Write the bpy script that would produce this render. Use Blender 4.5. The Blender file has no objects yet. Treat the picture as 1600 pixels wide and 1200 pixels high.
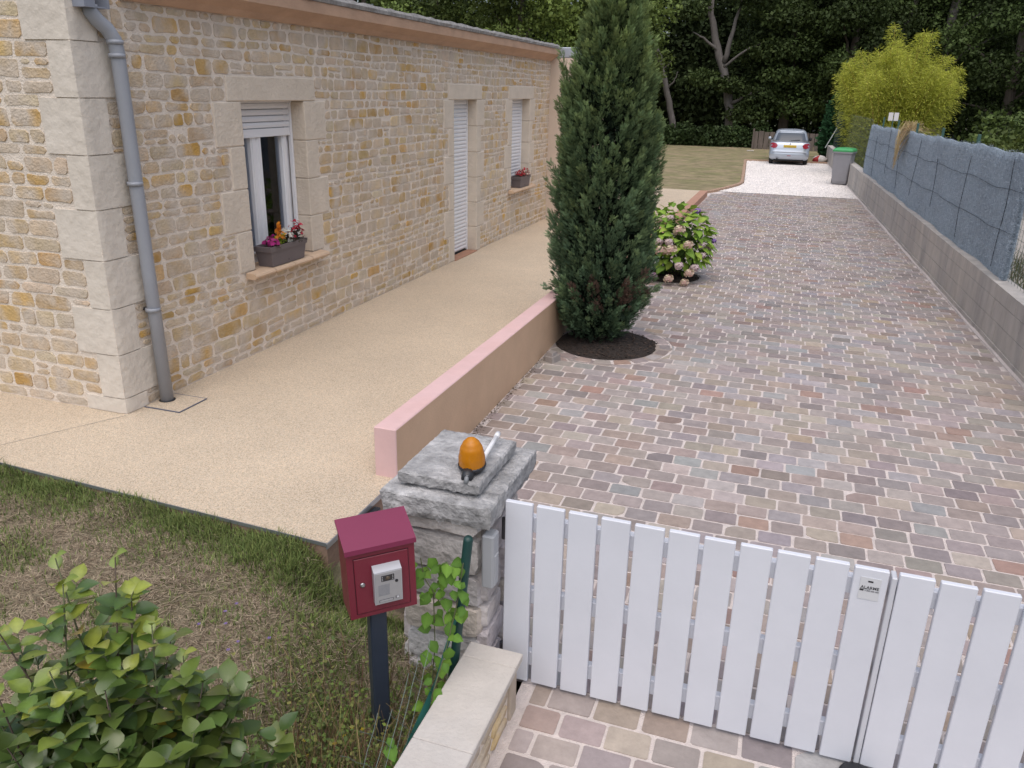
import bpy, math, random
import numpy as np
from mathutils import Matrix, Vector, Euler

rnd = random.Random(7)
rng = np.random.default_rng(7)
scene = bpy.context.scene
COL = scene.collection
R = math.radians

# ------------------------------------------------------------------ camera
CAM_F, CAM_YAW, CAM_PITCH, CAM_ROLL = 1259.15, R(18.400), R(19.9976), R(1.260)
CAM_POS = Vector((4.488, -4.381, 2.334))
_f = Vector((-math.sin(CAM_YAW) * math.cos(CAM_PITCH), math.cos(CAM_YAW) * math.cos(CAM_PITCH), -math.sin(CAM_PITCH)))
_r = Vector((math.cos(CAM_YAW), math.sin(CAM_YAW), 0))
_u = _r.cross(_f)
CR = _r * math.cos(CAM_ROLL) + _u * math.sin(CAM_ROLL)
CU = -_r * math.sin(CAM_ROLL) + _u * math.cos(CAM_ROLL)
cam_data = bpy.data.cameras.new('camera')
cam_data.sensor_fit = 'HORIZONTAL'
cam_data.sensor_width = 36
cam_data.lens = CAM_F / 1600 * 36
cam_data.clip_start = 0.05
cam_data.clip_end = 2000
cam = bpy.data.objects.new('camera', cam_data)
COL.objects.link(cam)
cam.matrix_world = Matrix(((CR.x, CU.x, -_f.x, CAM_POS.x), (CR.y, CU.y, -_f.y, CAM_POS.y), (CR.z, CU.z, -_f.z, CAM_POS.z), (0, 0, 0, 1)))
scene.camera = cam

# ------------------------------------------------------------------ sky and sun (bright overcast afternoon)
SUN_AZ = R(172)      # compass angle from +Y clockwise: the light comes from high behind the camera
SUN_EL = R(66)
world = bpy.data.worlds.new('World')
scene.world = world
world.use_nodes = True
wn = world.node_tree.nodes
wl = world.node_tree.links
sky = wn.new('ShaderNodeTexSky')
sky.sky_type = 'NISHITA'
sky.sun_disc = False
sky.sun_elevation = SUN_EL
sky.sun_rotation = SUN_AZ
sky.air_density = 1.0
sky.dust_density = 4.0
sky.ozone_density = 1.0
bg = wn['Background']
hs = wn.new('ShaderNodeHueSaturation')
hs.inputs['Saturation'].default_value = 0.85      # thin cloud veil over the whole sky
wl.new(sky.outputs['Color'], hs.inputs['Color'])
wl.new(hs.outputs['Color'], bg.inputs['Color'])
bg.inputs['Strength'].default_value = 0.105
sun_data = bpy.data.lights.new('sun', 'SUN')
sun_data.energy = 1.5
sun_data.angle = R(95)
sun_data.color = (1.0, 0.985, 0.985)
sun = bpy.data.objects.new('sun', sun_data)
COL.objects.link(sun)
sd = Vector((math.sin(SUN_AZ) * math.cos(SUN_EL), math.cos(SUN_AZ) * math.cos(SUN_EL), math.sin(SUN_EL)))
sun.rotation_euler = sd.to_track_quat('Z', 'Y').to_euler()
scene.view_settings.view_transform = 'Standard'
scene.view_settings.look = 'None'
scene.view_settings.gamma = 1
scene.view_settings.use_curve_mapping = False
scene.view_settings.exposure = 0.42
scene.render.engine = 'CYCLES'
scene.cycles.max_bounces = 6
scene.cycles.use_denoising = True

# ------------------------------------------------------------------ helpers
def lin(c):
    if isinstance(c, str):
        c = [int(c[i:i + 2], 16) / 255 for i in (0, 2, 4)]
        c = [x / 12.92 if x <= 0.04045 else ((x + 0.055) / 1.055) ** 2.4 for x in c]
    return tuple(c)

def project(p):
    d = Vector(p) - CAM_POS
    z = d.dot(_f)
    if z < 0.05:
        return None
    return (800 + CAM_F * d.dot(CR) / z, 600 - CAM_F * d.dot(CU) / z, z)

def in_frame(p, m=20):
    q = project(p)
    return q is not None and -m < q[0] < 1600 + m and -m < q[1] < 1200 + m

MATS = {}
def mat(name, color=(0.5, 0.5, 0.5), rough=0.6, var=0.0, scale=8.0, bump=0.0, bscale=40.0, attr=False, color2=None,
        metallic=0.0, spec=0.5, detail=4.0, speck=None, translucent=0.0, stretch=None, sheen=0.0, ior=1.45, attr_tint=None):
    """procedural surface: base colour (or the Col attribute) broken up by noise, with bump; speck = (scale, colour, amount)"""
    if name in MATS:
        return MATS[name]
    m = bpy.data.materials.new(name)
    m.use_nodes = True
    nt = m.node_tree
    N, L = nt.nodes, nt.links
    b = N['Principled BSDF']
    b.inputs['Roughness'].default_value = rough
    b.inputs['Metallic'].default_value = metallic
    b.inputs['Specular IOR Level'].default_value = spec
    tc = N.new('ShaderNodeTexCoord')
    mp = N.new('ShaderNodeMapping')
    L.new(tc.outputs['Object'], mp.inputs['Vector'])
    if stretch:
        mp.inputs['Scale'].default_value = stretch
    if attr:
        at = N.new('ShaderNodeAttribute')
        at.attribute_name = 'Col'
        col = at.outputs['Color']
    else:
        rgb = N.new('ShaderNodeRGB')
        rgb.outputs[0].default_value = (*lin(color), 1)
        col = rgb.outputs[0]
    if color2 is not None:
        n2 = N.new('ShaderNodeTexNoise')
        n2.inputs['Scale'].default_value = scale * 0.35
        n2.inputs['Detail'].default_value = 6
        L.new(mp.outputs[0], n2.inputs['Vector'])
        rp = N.new('ShaderNodeValToRGB')
        rp.color_ramp.elements[0].position = 0.38
        rp.color_ramp.elements[1].position = 0.62
        L.new(n2.outputs['Fac'], rp.inputs['Fac'])
        mx = N.new('ShaderNodeMix')
        mx.data_type = 'RGBA'
        L.new(rp.outputs['Color'], mx.inputs['Factor'])
        L.new(col, mx.inputs['A'])
        mx.inputs['B'].default_value = (*lin(color2), 1)
        col = mx.outputs['Result']
    if var > 0:
        n = N.new('ShaderNodeTexNoise')
        n.inputs['Scale'].default_value = scale
        n.inputs['Detail'].default_value = detail
        n.inputs['Roughness'].default_value = 0.65
        L.new(mp.outputs[0], n.inputs['Vector'])
        mr = N.new('ShaderNodeMapRange')
        mr.inputs['From Min'].default_value = 0.25
        mr.inputs['From Max'].default_value = 0.75
        mr.inputs['To Min'].default_value = 1 - var
        mr.inputs['To Max'].default_value = 1 + var
        L.new(n.outputs['Fac'], mr.inputs['Value'])
        vm = N.new('ShaderNodeVectorMath')
        vm.operation = 'SCALE'
        L.new(col, vm.inputs[0])
        L.new(mr.outputs[0], vm.inputs['Scale'])
        col = vm.outputs[0]
    if speck:
        sc, sc_col, amt = speck
        vo = N.new('ShaderNodeTexVoronoi')
        vo.inputs['Scale'].default_value = sc
        L.new(mp.outputs[0], vo.inputs['Vector'])
        sp = N.new('ShaderNodeSeparateColor')
        L.new(vo.outputs['Color'], sp.inputs['Color'])
        ra = N.new('ShaderNodeMapRange')
        ra.inputs['To Min'].default_value = 1 - amt
        ra.inputs['To Max'].default_value = 1 + amt
        L.new(sp.outputs['Red'], ra.inputs['Value'])
        v2 = N.new('ShaderNodeVectorMath')
        v2.operation = 'SCALE'
        L.new(col, v2.inputs[0])
        L.new(ra.outputs[0], v2.inputs['Scale'])
        m2 = N.new('ShaderNodeMix')
        m2.data_type = 'RGBA'
        gt = N.new('ShaderNodeMath')
        gt.operation = 'GREATER_THAN'
        gt.inputs[1].default_value = 0.75
        L.new(sp.outputs['Green'], gt.inputs[0])
        ml = N.new('ShaderNodeMath')
        ml.operation = 'MULTIPLY'
        ml.inputs[1].default_value = 0.55
        L.new(gt.outputs[0], ml.inputs[0])
        L.new(ml.outputs[0], m2.inputs['Factor'])
        L.new(v2.outputs[0], m2.inputs['A'])
        m2.inputs['B'].default_value = (*lin(sc_col), 1)
        col = m2.outputs['Result']
    L.new(col, b.inputs['Base Color'])
    if bump > 0:
        nb = N.new('ShaderNodeTexNoise')
        nb.inputs['Scale'].default_value = bscale
        nb.inputs['Detail'].default_value = 5
        L.new(mp.outputs[0], nb.inputs['Vector'])
        bp = N.new('ShaderNodeBump')
        bp.inputs['Strength'].default_value = min(1.0, bump)
        bp.inputs['Distance'].default_value = 0.02
        L.new(nb.outputs['Fac'], bp.inputs['Height'])
        L.new(bp.outputs[0], b.inputs['Normal'])
    if translucent > 0:
        tr = N.new('ShaderNodeBsdfTranslucent')
        L.new(col, tr.inputs['Color'])
        ms = N.new('ShaderNodeMixShader')
        ms.inputs['Fac'].default_value = translucent
        L.new(b.outputs[0], ms.inputs[1])
        L.new(tr.outputs[0], ms.inputs[2])
        L.new(ms.outputs[0], N['Material Output'].inputs['Surface'])
    MATS[name] = m
    return m

class MB:
    """collects shapes in world coordinates and links them as one mesh object"""
    def __init__(self):
        self.v, self.f, self.c, self.m = [], [], [], []
    def add(self, verts, faces, col=None, mi=0):
        o = len(self.v)
        self.v.extend([tuple(p) for p in verts])
        self.f.extend([tuple(i + o for i in q) for q in faces])
        self.m.extend([mi] * len(faces))
        self.c.extend([col if col is not None else (0.5, 0.5, 0.5)] * len(verts))
        return self
    def box(self, a, b, col=None, mi=0, M=None, bev=0.0):
        x0, y0, z0 = a
        x1, y1, z1 = b
        if bev <= 0:
            vs = [(x0, y0, z0), (x1, y0, z0), (x1, y1, z0), (x0, y1, z0), (x0, y0, z1), (x1, y0, z1), (x1, y1, z1), (x0, y1, z1)]
            fs = [(0, 3, 2, 1), (4, 5, 6, 7), (0, 1, 5, 4), (1, 2, 6, 5), (2, 3, 7, 6), (3, 0, 4, 7)]
        else:
            e = bev
            vs, fs = [], []
            def ring(d, z):
                base = len(vs)
                vs.extend([(x0 + d, y0 + e, z), (x0 + e, y0 + d, z), (x1 - e, y0 + d, z), (x1 - d, y0 + e, z), (x1 - d, y1 - e, z), (x1 - e, y1 - d, z), (x0 + e, y1 - d, z), (x0 + d, y1 - e, z)])
                return base
            rs = [ring(e * 0.999, z0), ring(0, z0 + e), ring(0, z1 - e), ring(e * 0.999, z1)]
            for q in range(3):
                for i in range(8):
                    j = (i + 1) % 8
                    fs.append((rs[q] + i, rs[q] + j, rs[q + 1] + j, rs[q + 1] + i))
            fs.append(tuple(rs[0] + i for i in range(7, -1, -1)))
            fs.append(tuple(rs[3] + i for i in range(8)))
        if M is not None:
            vs = [tuple(M @ Vector(p)) for p in vs]
        return self.add(vs, fs, col, mi)
    def tube(self, pts, rad, n=8, col=None, mi=0, cap=True):
        pts = [Vector(p) for p in pts]
        if not hasattr(rad, '__len__'):
            rad = [rad] * len(pts)
        vs, fs = [], []
        ref = None
        for i, p in enumerate(pts):
            t = (pts[min(i + 1, len(pts) - 1)] - pts[max(i - 1, 0)])
            t = t.normalized() if t.length > 1e-9 else Vector((0, 0, 1))
            if ref is None:
                ref = Vector((1, 0, 0)) if abs(t.x) < 0.8 else Vector((0, 1, 0))
            a = (ref - t * ref.dot(t)).normalized()
            ref = a
            bb = t.cross(a)
            for k in range(n):
                an = 2 * math.pi * k / n
                vs.append(p + (a * math.cos(an) + bb * math.sin(an)) * rad[i])
        for i in range(len(pts) - 1):
            for k in range(n):
                k2 = (k + 1) % n
                fs.append((i * n + k, i * n + k2, (i + 1) * n + k2, (i + 1) * n + k))
        if cap:
            fs.append(tuple(range(n - 1, -1, -1)))
            fs.append(tuple((len(pts) - 1) * n + k for k in range(n)))
        return self.add(vs, fs, col, mi)
    def lathe(self, prof, n=20, M=None, col=None, mi=0):
        vs, fs = [], []
        for (r, z) in prof:
            for k in range(n):
                an = 2 * math.pi * k / n
                p = Vector((r * math.cos(an), r * math.sin(an), z))
                vs.append(M @ p if M is not None else p)
        for i in range(len(prof) - 1):
            for k in range(n):
                k2 = (k + 1) % n
                fs.append((i * n + k, i * n + k2, (i + 1) * n + k2, (i + 1) * n + k))
        fs.append(tuple(range(n - 1, -1, -1)))
        fs.append(tuple((len(prof) - 1) * n + k for k in range(n)))
        return self.add(vs, fs, col, mi)
    def build(self, name, mats, parent=None, smooth=False, colors=False):
        me = bpy.data.meshes.new(name)
        off = parent['_loc'] if parent is not None else (0, 0, 0)
        me.from_pydata([(p[0] - off[0], p[1] - off[1], p[2] - off[2]) for p in self.v], [], self.f)
        if not isinstance(mats, (list, tuple)):
            mats = [mats]
        for m in mats:
            me.materials.append(m)
        if len(mats) > 1:
            me.polygons.foreach_set('material_index', self.m)
        if smooth:
            me.polygons.foreach_set('use_smooth', [True] * len(me.polygons))
        if colors:
            a = me.color_attributes.new('Col', 'FLOAT_COLOR', 'POINT')
            arr = np.ones((len(self.v), 4), np.float32)
            arr[:, :3] = np.array(self.c, np.float32)
            a.data.foreach_set('color', arr.ravel())
        return link(name, me, parent)

def link(name, me, parent=None):
    o = bpy.data.objects.new(name, me)
    COL.objects.link(o)
    if parent is not None:
        o.parent = parent
        o['_loc'] = list(parent['_loc'])
    else:
        o['_loc'] = [0.0, 0.0, 0.0]
    return o

def np_mesh(name, verts, faces, material, parent=None, cols=None, smooth=False):
    """fast mesh from numpy arrays (faces Mx3 or Mx4)"""
    verts = np.asarray(verts, np.float32).copy()
    faces = np.asarray(faces, np.int32)
    if parent is not None:
        verts -= np.array(list(parent['_loc']), np.float32)
    me = bpy.data.meshes.new(name)
    k = faces.shape[1]
    me.vertices.add(len(verts))
    me.vertices.foreach_set('co', verts.ravel())
    me.loops.add(faces.size)
    me.loops.foreach_set('vertex_index', faces.ravel())
    me.polygons.add(len(faces))
    me.polygons.foreach_set('loop_start', np.arange(0, faces.size, k, dtype=np.int32))
    if smooth:
        me.polygons.foreach_set('use_smooth', np.ones(len(faces), bool))
    me.update(calc_edges=True)
    me.materials.append(material)
    if cols is not None:
        a = me.color_attributes.new('Col', 'FLOAT_COLOR', 'POINT')
        arr = np.ones((len(verts), 4), np.float32)
        arr[:, :3] = cols
        a.data.foreach_set('color', arr.ravel())
    return link(name, me, parent)

def thing(name, loc, label, cat, group=None):
    o = bpy.data.objects.new(name, None)
    COL.objects.link(o)
    o.empty_display_size = 0.1
    o.location = loc
    o['_loc'] = [float(x) for x in loc]
    return tag(o, label, cat, group)

def tag(o, label, cat, group=None):
    o['label'] = label
    o['category'] = cat
    if group:
        o['group'] = group
    return o

def struct(o):
    o['kind'] = 'structure'
    return o

def stuff(o):
    o['kind'] = 'stuff'
    return o

def part_empty(name, parent):
    o = bpy.data.objects.new(name, None)
    COL.objects.link(o)
    o.empty_display_size = 0.05
    o.parent = parent
    o['_loc'] = list(parent['_loc'])
    return o

def jit(c, a, r=rnd):
    k = 1 + r.uniform(-a, a)
    return tuple(max(0.0, x * k * (1 + r.uniform(-a, a) * 0.25)) for x in c)

def mixc(a, b, t):
    return tuple(x + (y - x) * t for x, y in zip(a, b))

# ---- stone pieces: an outline in (u, v), a bevelled raised face
def rounded(poly, rad, r, per=2, wob=0.0):
    out = []
    n = len(poly)
    for i in range(n):
        p0, p1, p2 = poly[i - 1], poly[i], poly[(i + 1) % n]
        def toward(a, b, d):
            L_ = math.hypot(b[0] - a[0], b[1] - a[1]) or 1e-6
            d = min(d, L_ * 0.42)
            return (a[0] + (b[0] - a[0]) * d / L_, a[1] + (b[1] - a[1]) * d / L_)
        k = rad * r.uniform(0.45, 1.4)
        A, B = toward(p1, p0, k), toward(p1, p2, k)
        if per == 2:
            out += [A, B]
        else:
            m_ = (0.25 * A[0] + 0.5 * p1[0] + 0.25 * B[0], 0.25 * A[1] + 0.5 * p1[1] + 0.25 * B[1])
            out += [A, m_, B]
    if wob:
        out = [(x + r.uniform(-wob, wob), y + r.uniform(-wob, wob)) for x, y in out]
    return out

def stone_mesh(poly, mapf, d0, d1, inset, r, dome=0.003, tilt=0.0):
    """returns verts, faces; poly counterclockwise in (u, v); mapf(u, v, d) -> xyz"""
    n = len(poly)
    cx = sum(p[0] for p in poly) / n
    cy = sum(p[1] for p in poly) / n
    ta, tb = r.uniform(-tilt, tilt), r.uniform(-tilt, tilt)
    vs = [mapf(p[0], p[1], d0) for p in poly]
    rim = []
    for p in poly:
        L_ = math.hypot(p[0] - cx, p[1] - cy) or 1e-6
        s = max(0.55, 1 - inset / L_)
        q = (cx + (p[0] - cx) * s, cy + (p[1] - cy) * s)
        rim.append(q)
        vs.append(mapf(q[0], q[1], d1 + ta * (q[0] - cx) + tb * (q[1] - cy)))
    vs.append(mapf(cx, cy, d1 + dome))
    fs = [(i, (i + 1) % n, n + (i + 1) % n, n + i) for i in range(n)]
    fs += [(n + i, n + (i + 1) % n, 2 * n) for i in range(n)]
    return vs, fs

def cut_rect(c, ex):
    """largest rectangle of c = (u0,u1,v0,v1) outside all rectangles in ex"""
    for e in ex:
        u0, u1, v0, v1 = c
        if e[1] <= u0 or e[0] >= u1 or e[3] <= v0 or e[2] >= v1:
            continue
        cand = [(u0, min(u1, e[0]), v0, v1), (max(u0, e[1]), u1, v0, v1), (u0, u1, v0, min(v1, e[2])), (u0, u1, max(v0, e[3]), v1)]
        cand = [q for q in cand if q[1] - q[0] > 0.035 and q[3] - q[2] > 0.03]
        if not cand:
            return None
        c = max(cand, key=lambda q: (q[1] - q[0]) * (q[3] - q[2]))
    return c

def rubble(u0, u1, v0, v1, ex, r, hmin=0.085, hmax=0.15, wmin=0.09, wmax=0.27, joint=0.02, wave=0.012, split=0.2):
    """coursed rubble: list of outlines"""
    out = []
    v = v0
    ph = [r.uniform(0, 6.28) for _ in range(4)]
    def wv(u, k):
        return wave * (math.sin(u * 2.1 + ph[0] + k * 1.7) + 0.6 * math.sin(u * 5.3 + ph[1] + k * 2.9))
    k = 0
    while v < v1 - 0.04:
        h = r.uniform(hmin, hmax)
        if v + h > v1 - 0.05:
            h = v1 - v
        lo = 0 if v == v0 else 1
        hi = 0 if v + h >= v1 - 1e-6 else 1
        brk = sorted({u0, u1} | {e[q] for e in ex for q in (0, 1) if u0 < e[q] < u1 and min(e[3], v + h) - max(e[2], v) > 0.5 * h})
        for a, b in zip(brk[:-1], brk[1:]):
            u = a
            while u < b - 1e-6:
                w = r.uniform(wmin, wmax) * (0.8 + 0.5 * (h / hmax))
                if u + w > b - wmin:
                    w = b - u
                    if w > wmax * 1.35:
                        w *= 0.5
                cells = [(u, u + w, v, v + h)]
                if h > 0.115 and r.random() < split:
                    t = r.uniform(0.38, 0.62)
                    cells = [(u, u + w, v, v + h * t), (u, u + w, v + h * t, v + h)]
                    if w > 0.16 and r.random() < 0.7:
                        s = r.uniform(0.4, 0.6)
                        q = cells.pop(r.randrange(2))
                        cells += [(u, u + w * s, q[2], q[3]), (u + w * s, u + w, q[2], q[3])]
                for c in cells:
                    c2 = cut_rect(c, ex)
                    if c2 is None:
                        continue
                    g = joint * r.uniform(0.38, 0.6)
                    A, B, D, E_ = c2
                    jw = min(0.012, 0.1 * (B - A))
                    js = [r.uniform(-jw, jw) for _ in range(4)]
                    def vv(uu, val, flag):
                        return val + (wv(uu, round(val * 57)) if flag else 0)
                    inner_lo = D > v0 + 1e-6 and abs(c2[2] - c[2]) < 1e-6
                    inner_hi = E_ < v1 - 1e-6 and abs(c2[3] - c[3]) < 1e-6
                    la = 1 if A > a + 1e-6 else 0
                    lb = 1 if B < b - 1e-6 else 0
                    p = [(A + g + la * js[0], vv(A, D, inner_lo) + g), (B - g + lb * js[1], vv(B, D, inner_lo) + g),
                         (B - g + lb * js[2], vv(B, E_, inner_hi) - g), (A + g + la * js[3], vv(A, E_, inner_hi) - g)]
                    if (p[1][0] - p[0][0]) < 0.025 or p[3][1] - p[0][1] < 0.02 or p[2][1] - p[1][1] < 0.02:
                        continue
                    if (B - A) > 0.12:
                        m0 = ((p[0][0] + p[1][0]) / 2, (p[0][1] + p[1][1]) / 2 + r.uniform(-0.006, 0.006))
                        m1 = ((p[2][0] + p[3][0]) / 2, (p[2][1] + p[3][1]) / 2 + r.uniform(-0.006, 0.01))
                        p = [p[0], m0, p[1], p[2], m1, p[3]]
                    out.append(rounded(p, 0.021, r, per=2, wob=0.002))
                u += w
        v += h
        k += 1
    return out

def show_size(verts):
    n = len(verts)
    c = Vector((sum(p[0] for p in verts) / n, sum(p[1] for p in verts) / n, sum(p[2] for p in verts) / n))
    if not in_frame(c, 10):
        return 0
    q = [project(p) for p in verts]
    if any(x is None for x in q):
        return 0
    xs, ys = [x[0] for x in q], [x[1] for x in q]
    return (max(xs) - min(xs)) * (max(ys) - min(ys))

def lay_stones(stones, name, rest_name, material, parent, limit=300, smooth=False):
    """stones: list of (verts, faces, colour). The largest in view become objects, the rest one part"""
    order = sorted(range(len(stones)), key=lambda i: -show_size(stones[i][0]))
    rest = MB()
    for n_, i in enumerate(order):
        vs, fs, c = stones[i]
        if n_ < limit and show_size(vs) > 60:
            MB().add(vs, fs, c).build(name, material, parent, smooth=smooth, colors=True)
        else:
            rest.add(vs, fs, c)
    if rest.v:
        stuff(rest.build(rest_name, material, parent, smooth=smooth, colors=True))

# ---- leaves
def leaf_template(seg=3, fold=0.25, curl=0.25, width=0.45):
    """a leaf along +X of length 1: (verts, tri faces)"""
    vs, fs = [], []
    prof = [math.sin(math.pi * min(0.999, (t / seg) ** 0.85)) for t in range(seg + 1)]
    prof[0] = 0.06
    prof[-1] = 0.0
    for t in range(seg + 1):
        x = t / seg
        z = -curl * x * x
        w = width * prof[t]
        vs += [(x, -w, z + fold * w), (x, 0, z), (x, w, z + fold * w)]
    for t in range(seg):
        a = t * 3
        fs += [(a, a + 1, a + 4, a + 3), (a + 1, a + 2, a + 5, a + 4)]
    return np.array(vs, np.float32), np.array(fs, np.int32)

def rot_frames(d, up=None, roll=None):
    """orthonormal frames (N,3,3) whose X axis is d; Z near up"""
    d = d / (np.linalg.norm(d, axis=1, keepdims=True) + 1e-9)
    if up is None:
        up = np.tile(np.array([0, 0, 1.0]), (len(d), 1))
    y = np.cross(up, d)
    bad = np.linalg.norm(y, axis=1) < 1e-3
    y[bad] = np.array([1.0, 0, 0])
    y /= np.linalg.norm(y, axis=1, keepdims=True) + 1e-9
    z = np.cross(d, y)
    if roll is not None:
        c, s = np.cos(roll)[:, None], np.sin(roll)[:, None]
        y, z = y * c + z * s, z * c - y * s
    return np.stack([d, y, z], axis=1)

def scatter(tv, tf, pos, frames, size):
    """copies of a template: returns verts, faces"""
    n, k = len(pos), len(tv)
    v = np.einsum('kj,njc->nkc', tv, frames) * size[:, None, None] + pos[:, None, :]
    f = (tf[None] + (np.arange(n) * k)[:, None, None]).reshape(-1, tf.shape[1])
    return v.reshape(-1, 3), f

def unit(n, r=rng):
    v = r.normal(size=(n, 3))
    return v / np.linalg.norm(v, axis=1, keepdims=True)

QUAD_V = np.array([(0, 0, 0), (0.5, -0.32, 0.05), (1, 0, -0.06), (0.5, 0.32, 0.05)], np.float32)
QUAD_F = np.array([(0, 1, 2, 3)], np.int32)

def blob_leaves(blobs, n, size, r, shell=0.55, up=0.5, tip=0.35):
    """leaf faces in ellipsoids [(center, radii)], denser near the skin; returns verts, faces, blob index per leaf, radial"""
    vol = np.array([b[1][0] * b[1][1] * b[1][2] for b in blobs]) ** 0.67
    idx = r.choice(len(blobs), size=n, p=vol / vol.sum())
    C = np.array([b[0] for b in blobs], float)[idx]
    S = np.array([b[1] for b in blobs], float)[idx]
    u = unit(n, r)
    rad = shell + (1 - shell) * r.random(n) ** 0.7
    inner = r.random(n) < 0.25
    rad[inner] = r.random(inner.sum()) * shell
    lump = 1 + 0.16 * np.sin(u[:, 0] * 7 + idx) * np.sin(u[:, 1] * 6 + idx * 2) + 0.1 * np.sin(u[:, 2] * 11 + idx * 3)
    pos = C + u * S * (rad * lump)[:, None]
    d = u * tip + unit(n, r) + np.array([0, 0, -0.15])
    upv = unit(n, r) * 0.8 + np.array([0, 0, up]) + u * 0.5
    fr = rot_frames(d, upv)
    sz = size * r.uniform(0.6, 1.4, n)
    v, f = scatter(QUAD_V, QUAD_F, pos, fr, sz)
    return v, f, idx, rad

def leaf_cols(n, base, var, r, hue=None, k=4):
    c = np.tile(np.array(base, np.float32), (n, 1)) * r.uniform(1 - var, 1 + var, (n, 1))
    if hue is not None:
        t = r.random((n, 1)) ** 1.5
        c = c * (1 - t * 0.6) + np.array(hue) * t * 0.6
    return np.repeat(c, k, axis=0)

# ------------------------------------------------------------------ shared measurements
def zp(y):
    return min(-0.215 + 0.0222 * y, -0.14)
def wall_x(y):                       # face of the block wall on the right
    return 6.757 - 0.0383 * (y - 4.015)
def edge_y(x):                       # front edge of the terrace
    return -0.955 - 0.0495 * (x + 0.145)
TX = 2.35                            # right edge of the terrace
BEDS = [(2.86, 3.62, 0.54), (2.98, 7.25, 0.45)]

# ------------------------------------------------------------------ materials
M_ground = mat('earth', 'b0', 0.95, attr=False) if False else mat('earth', (0.09, 0.075, 0.05), 0.95, 0.3, 2.0, 0.4, 30, color2=(0.06, 0.075, 0.03))
M_lawn = mat('lawn_base', (0.28, 0.225, 0.16), 0.95, 0.28, 6.0, 0.7, 45, color2=(0.13, 0.118, 0.062))
M_lawn2 = mat('back_lawn', (0.26, 0.205, 0.12), 0.95, 0.4, 3.2, 0.6, 18, color2=(0.18, 0.165, 0.075), detail=8)
M_resin = mat('resin_gravel', (0.55, 0.44, 0.32), 0.75, 0.12, 0.9, 0.5, 160, speck=(165, (0.66, 0.58, 0.47), 0.27))
M_trim = mat('metal_trim', (0.35, 0.37, 0.4), 0.35, metallic=0.7)
M_brownside = mat('brown_render', (0.25, 0.165, 0.12), 0.85, 0.15, 7, 0.3, 60)
M_pink = mat('pink_paint', (0.66, 0.45, 0.44), 0.7, 0.06, 6, 0.12, 70, color2=(0.64, 0.42, 0.40))
M_joint = mat('joint_mortar', (0.60, 0.53, 0.50), 0.9, 0.14, 14, 0.5, 120)
M_pave = mat('paving_stone', attr=True, rough=0.42, spec=0.6, var=0.2, scale=14, bump=0.2, bscale=45, detail=8)
M_gravel = mat('white_gravel', (0.74, 0.69, 0.66), 0.9, 0.12, 3, 0.7, 80, speck=(60, (0.7, 0.66, 0.62), 0.2))
M_kerb = mat('kerb_stone', (0.36, 0.24, 0.17), 0.85, 0.2, 9, 0.3, 50)
M_soil = mat('bark_soil', (0.028, 0.02, 0.016), 0.95, 0.5, 40, 1.0, 60)
M_block = mat('concrete_block', (0.46, 0.42, 0.38), 0.92, 0.2, 5, 0.45, 90, color2=(0.38, 0.355, 0.335), stretch=(1, 1, 0.3))
M_blockjoint = mat('block_joint', (0.26, 0.24, 0.225), 0.95, 0.25, 14, 0.5, 60)
M_yard = mat('yard_gravel', (0.33, 0.3, 0.27), 0.95, 0.25, 8, 0.5, 60)
M_render = mat('cream_render', (0.60, 0.49, 0.40), 0.85, 0.05, 3, 0.15, 120)
M_zinc = mat('zinc', (0.42, 0.45, 0.50), 0.4, 0.12, 3, metallic=0.55)

# ------------------------------------------------------------------ ground, lawns, terrace
def grid_sheet(xs, ys, zf, name, m, smooth=True):
    b = MB()
    vs = [(x, y, zf(x, y)) for y in ys for x in xs]
    nx = len(xs)
    fs = [(j * nx + i, j * nx + i + 1, (j + 1) * nx + i + 1, (j + 1) * nx + i) for j in range(len(ys) - 1) for i in range(nx - 1)]
    return struct(b.add(vs, fs).build(name, m, smooth=smooth))

def lspace(a, b, n):
    return [a + (b - a) * i / (n - 1) for i in range(n)]

grid_sheet([-900, 900], [-900, 900], lambda x, y: -0.62, 'ground', M_ground)

def garden_z(x, y):
    d = max(0.0, edge_y(x) - y)
    return -0.04 - 0.19 * min(1, d / 1.6) - 0.05 * max(0, min(1, (x - 1.6) / 1.2)) + 0.016 * math.sin(x * 5.1 + y * 3) + 0.012 * math.sin(x * 11 - y * 9) - 0.28 * max(0, min(1, (x - 2.25) / 0.25)) * max(0, min(1, (y + 1.55) / 0.35)) - 0.16 * max(0, min(1, (x - 2.5) / 0.4)) * max(0, min(1, (-1.5 - y) / 0.3))
grid_sheet(lspace(-6, 3.41, 90), lspace(-5.2, -0.93, 60), garden_z, 'garden_lawn', M_lawn)
# the strip beside the pillar, between terrace side and driveway
grid_sheet(lspace(2.345, 3.1, 10), lspace(-0.95, -0.28, 8), lambda x, y: -0.235, 'planting_strip', M_lawn)

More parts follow.
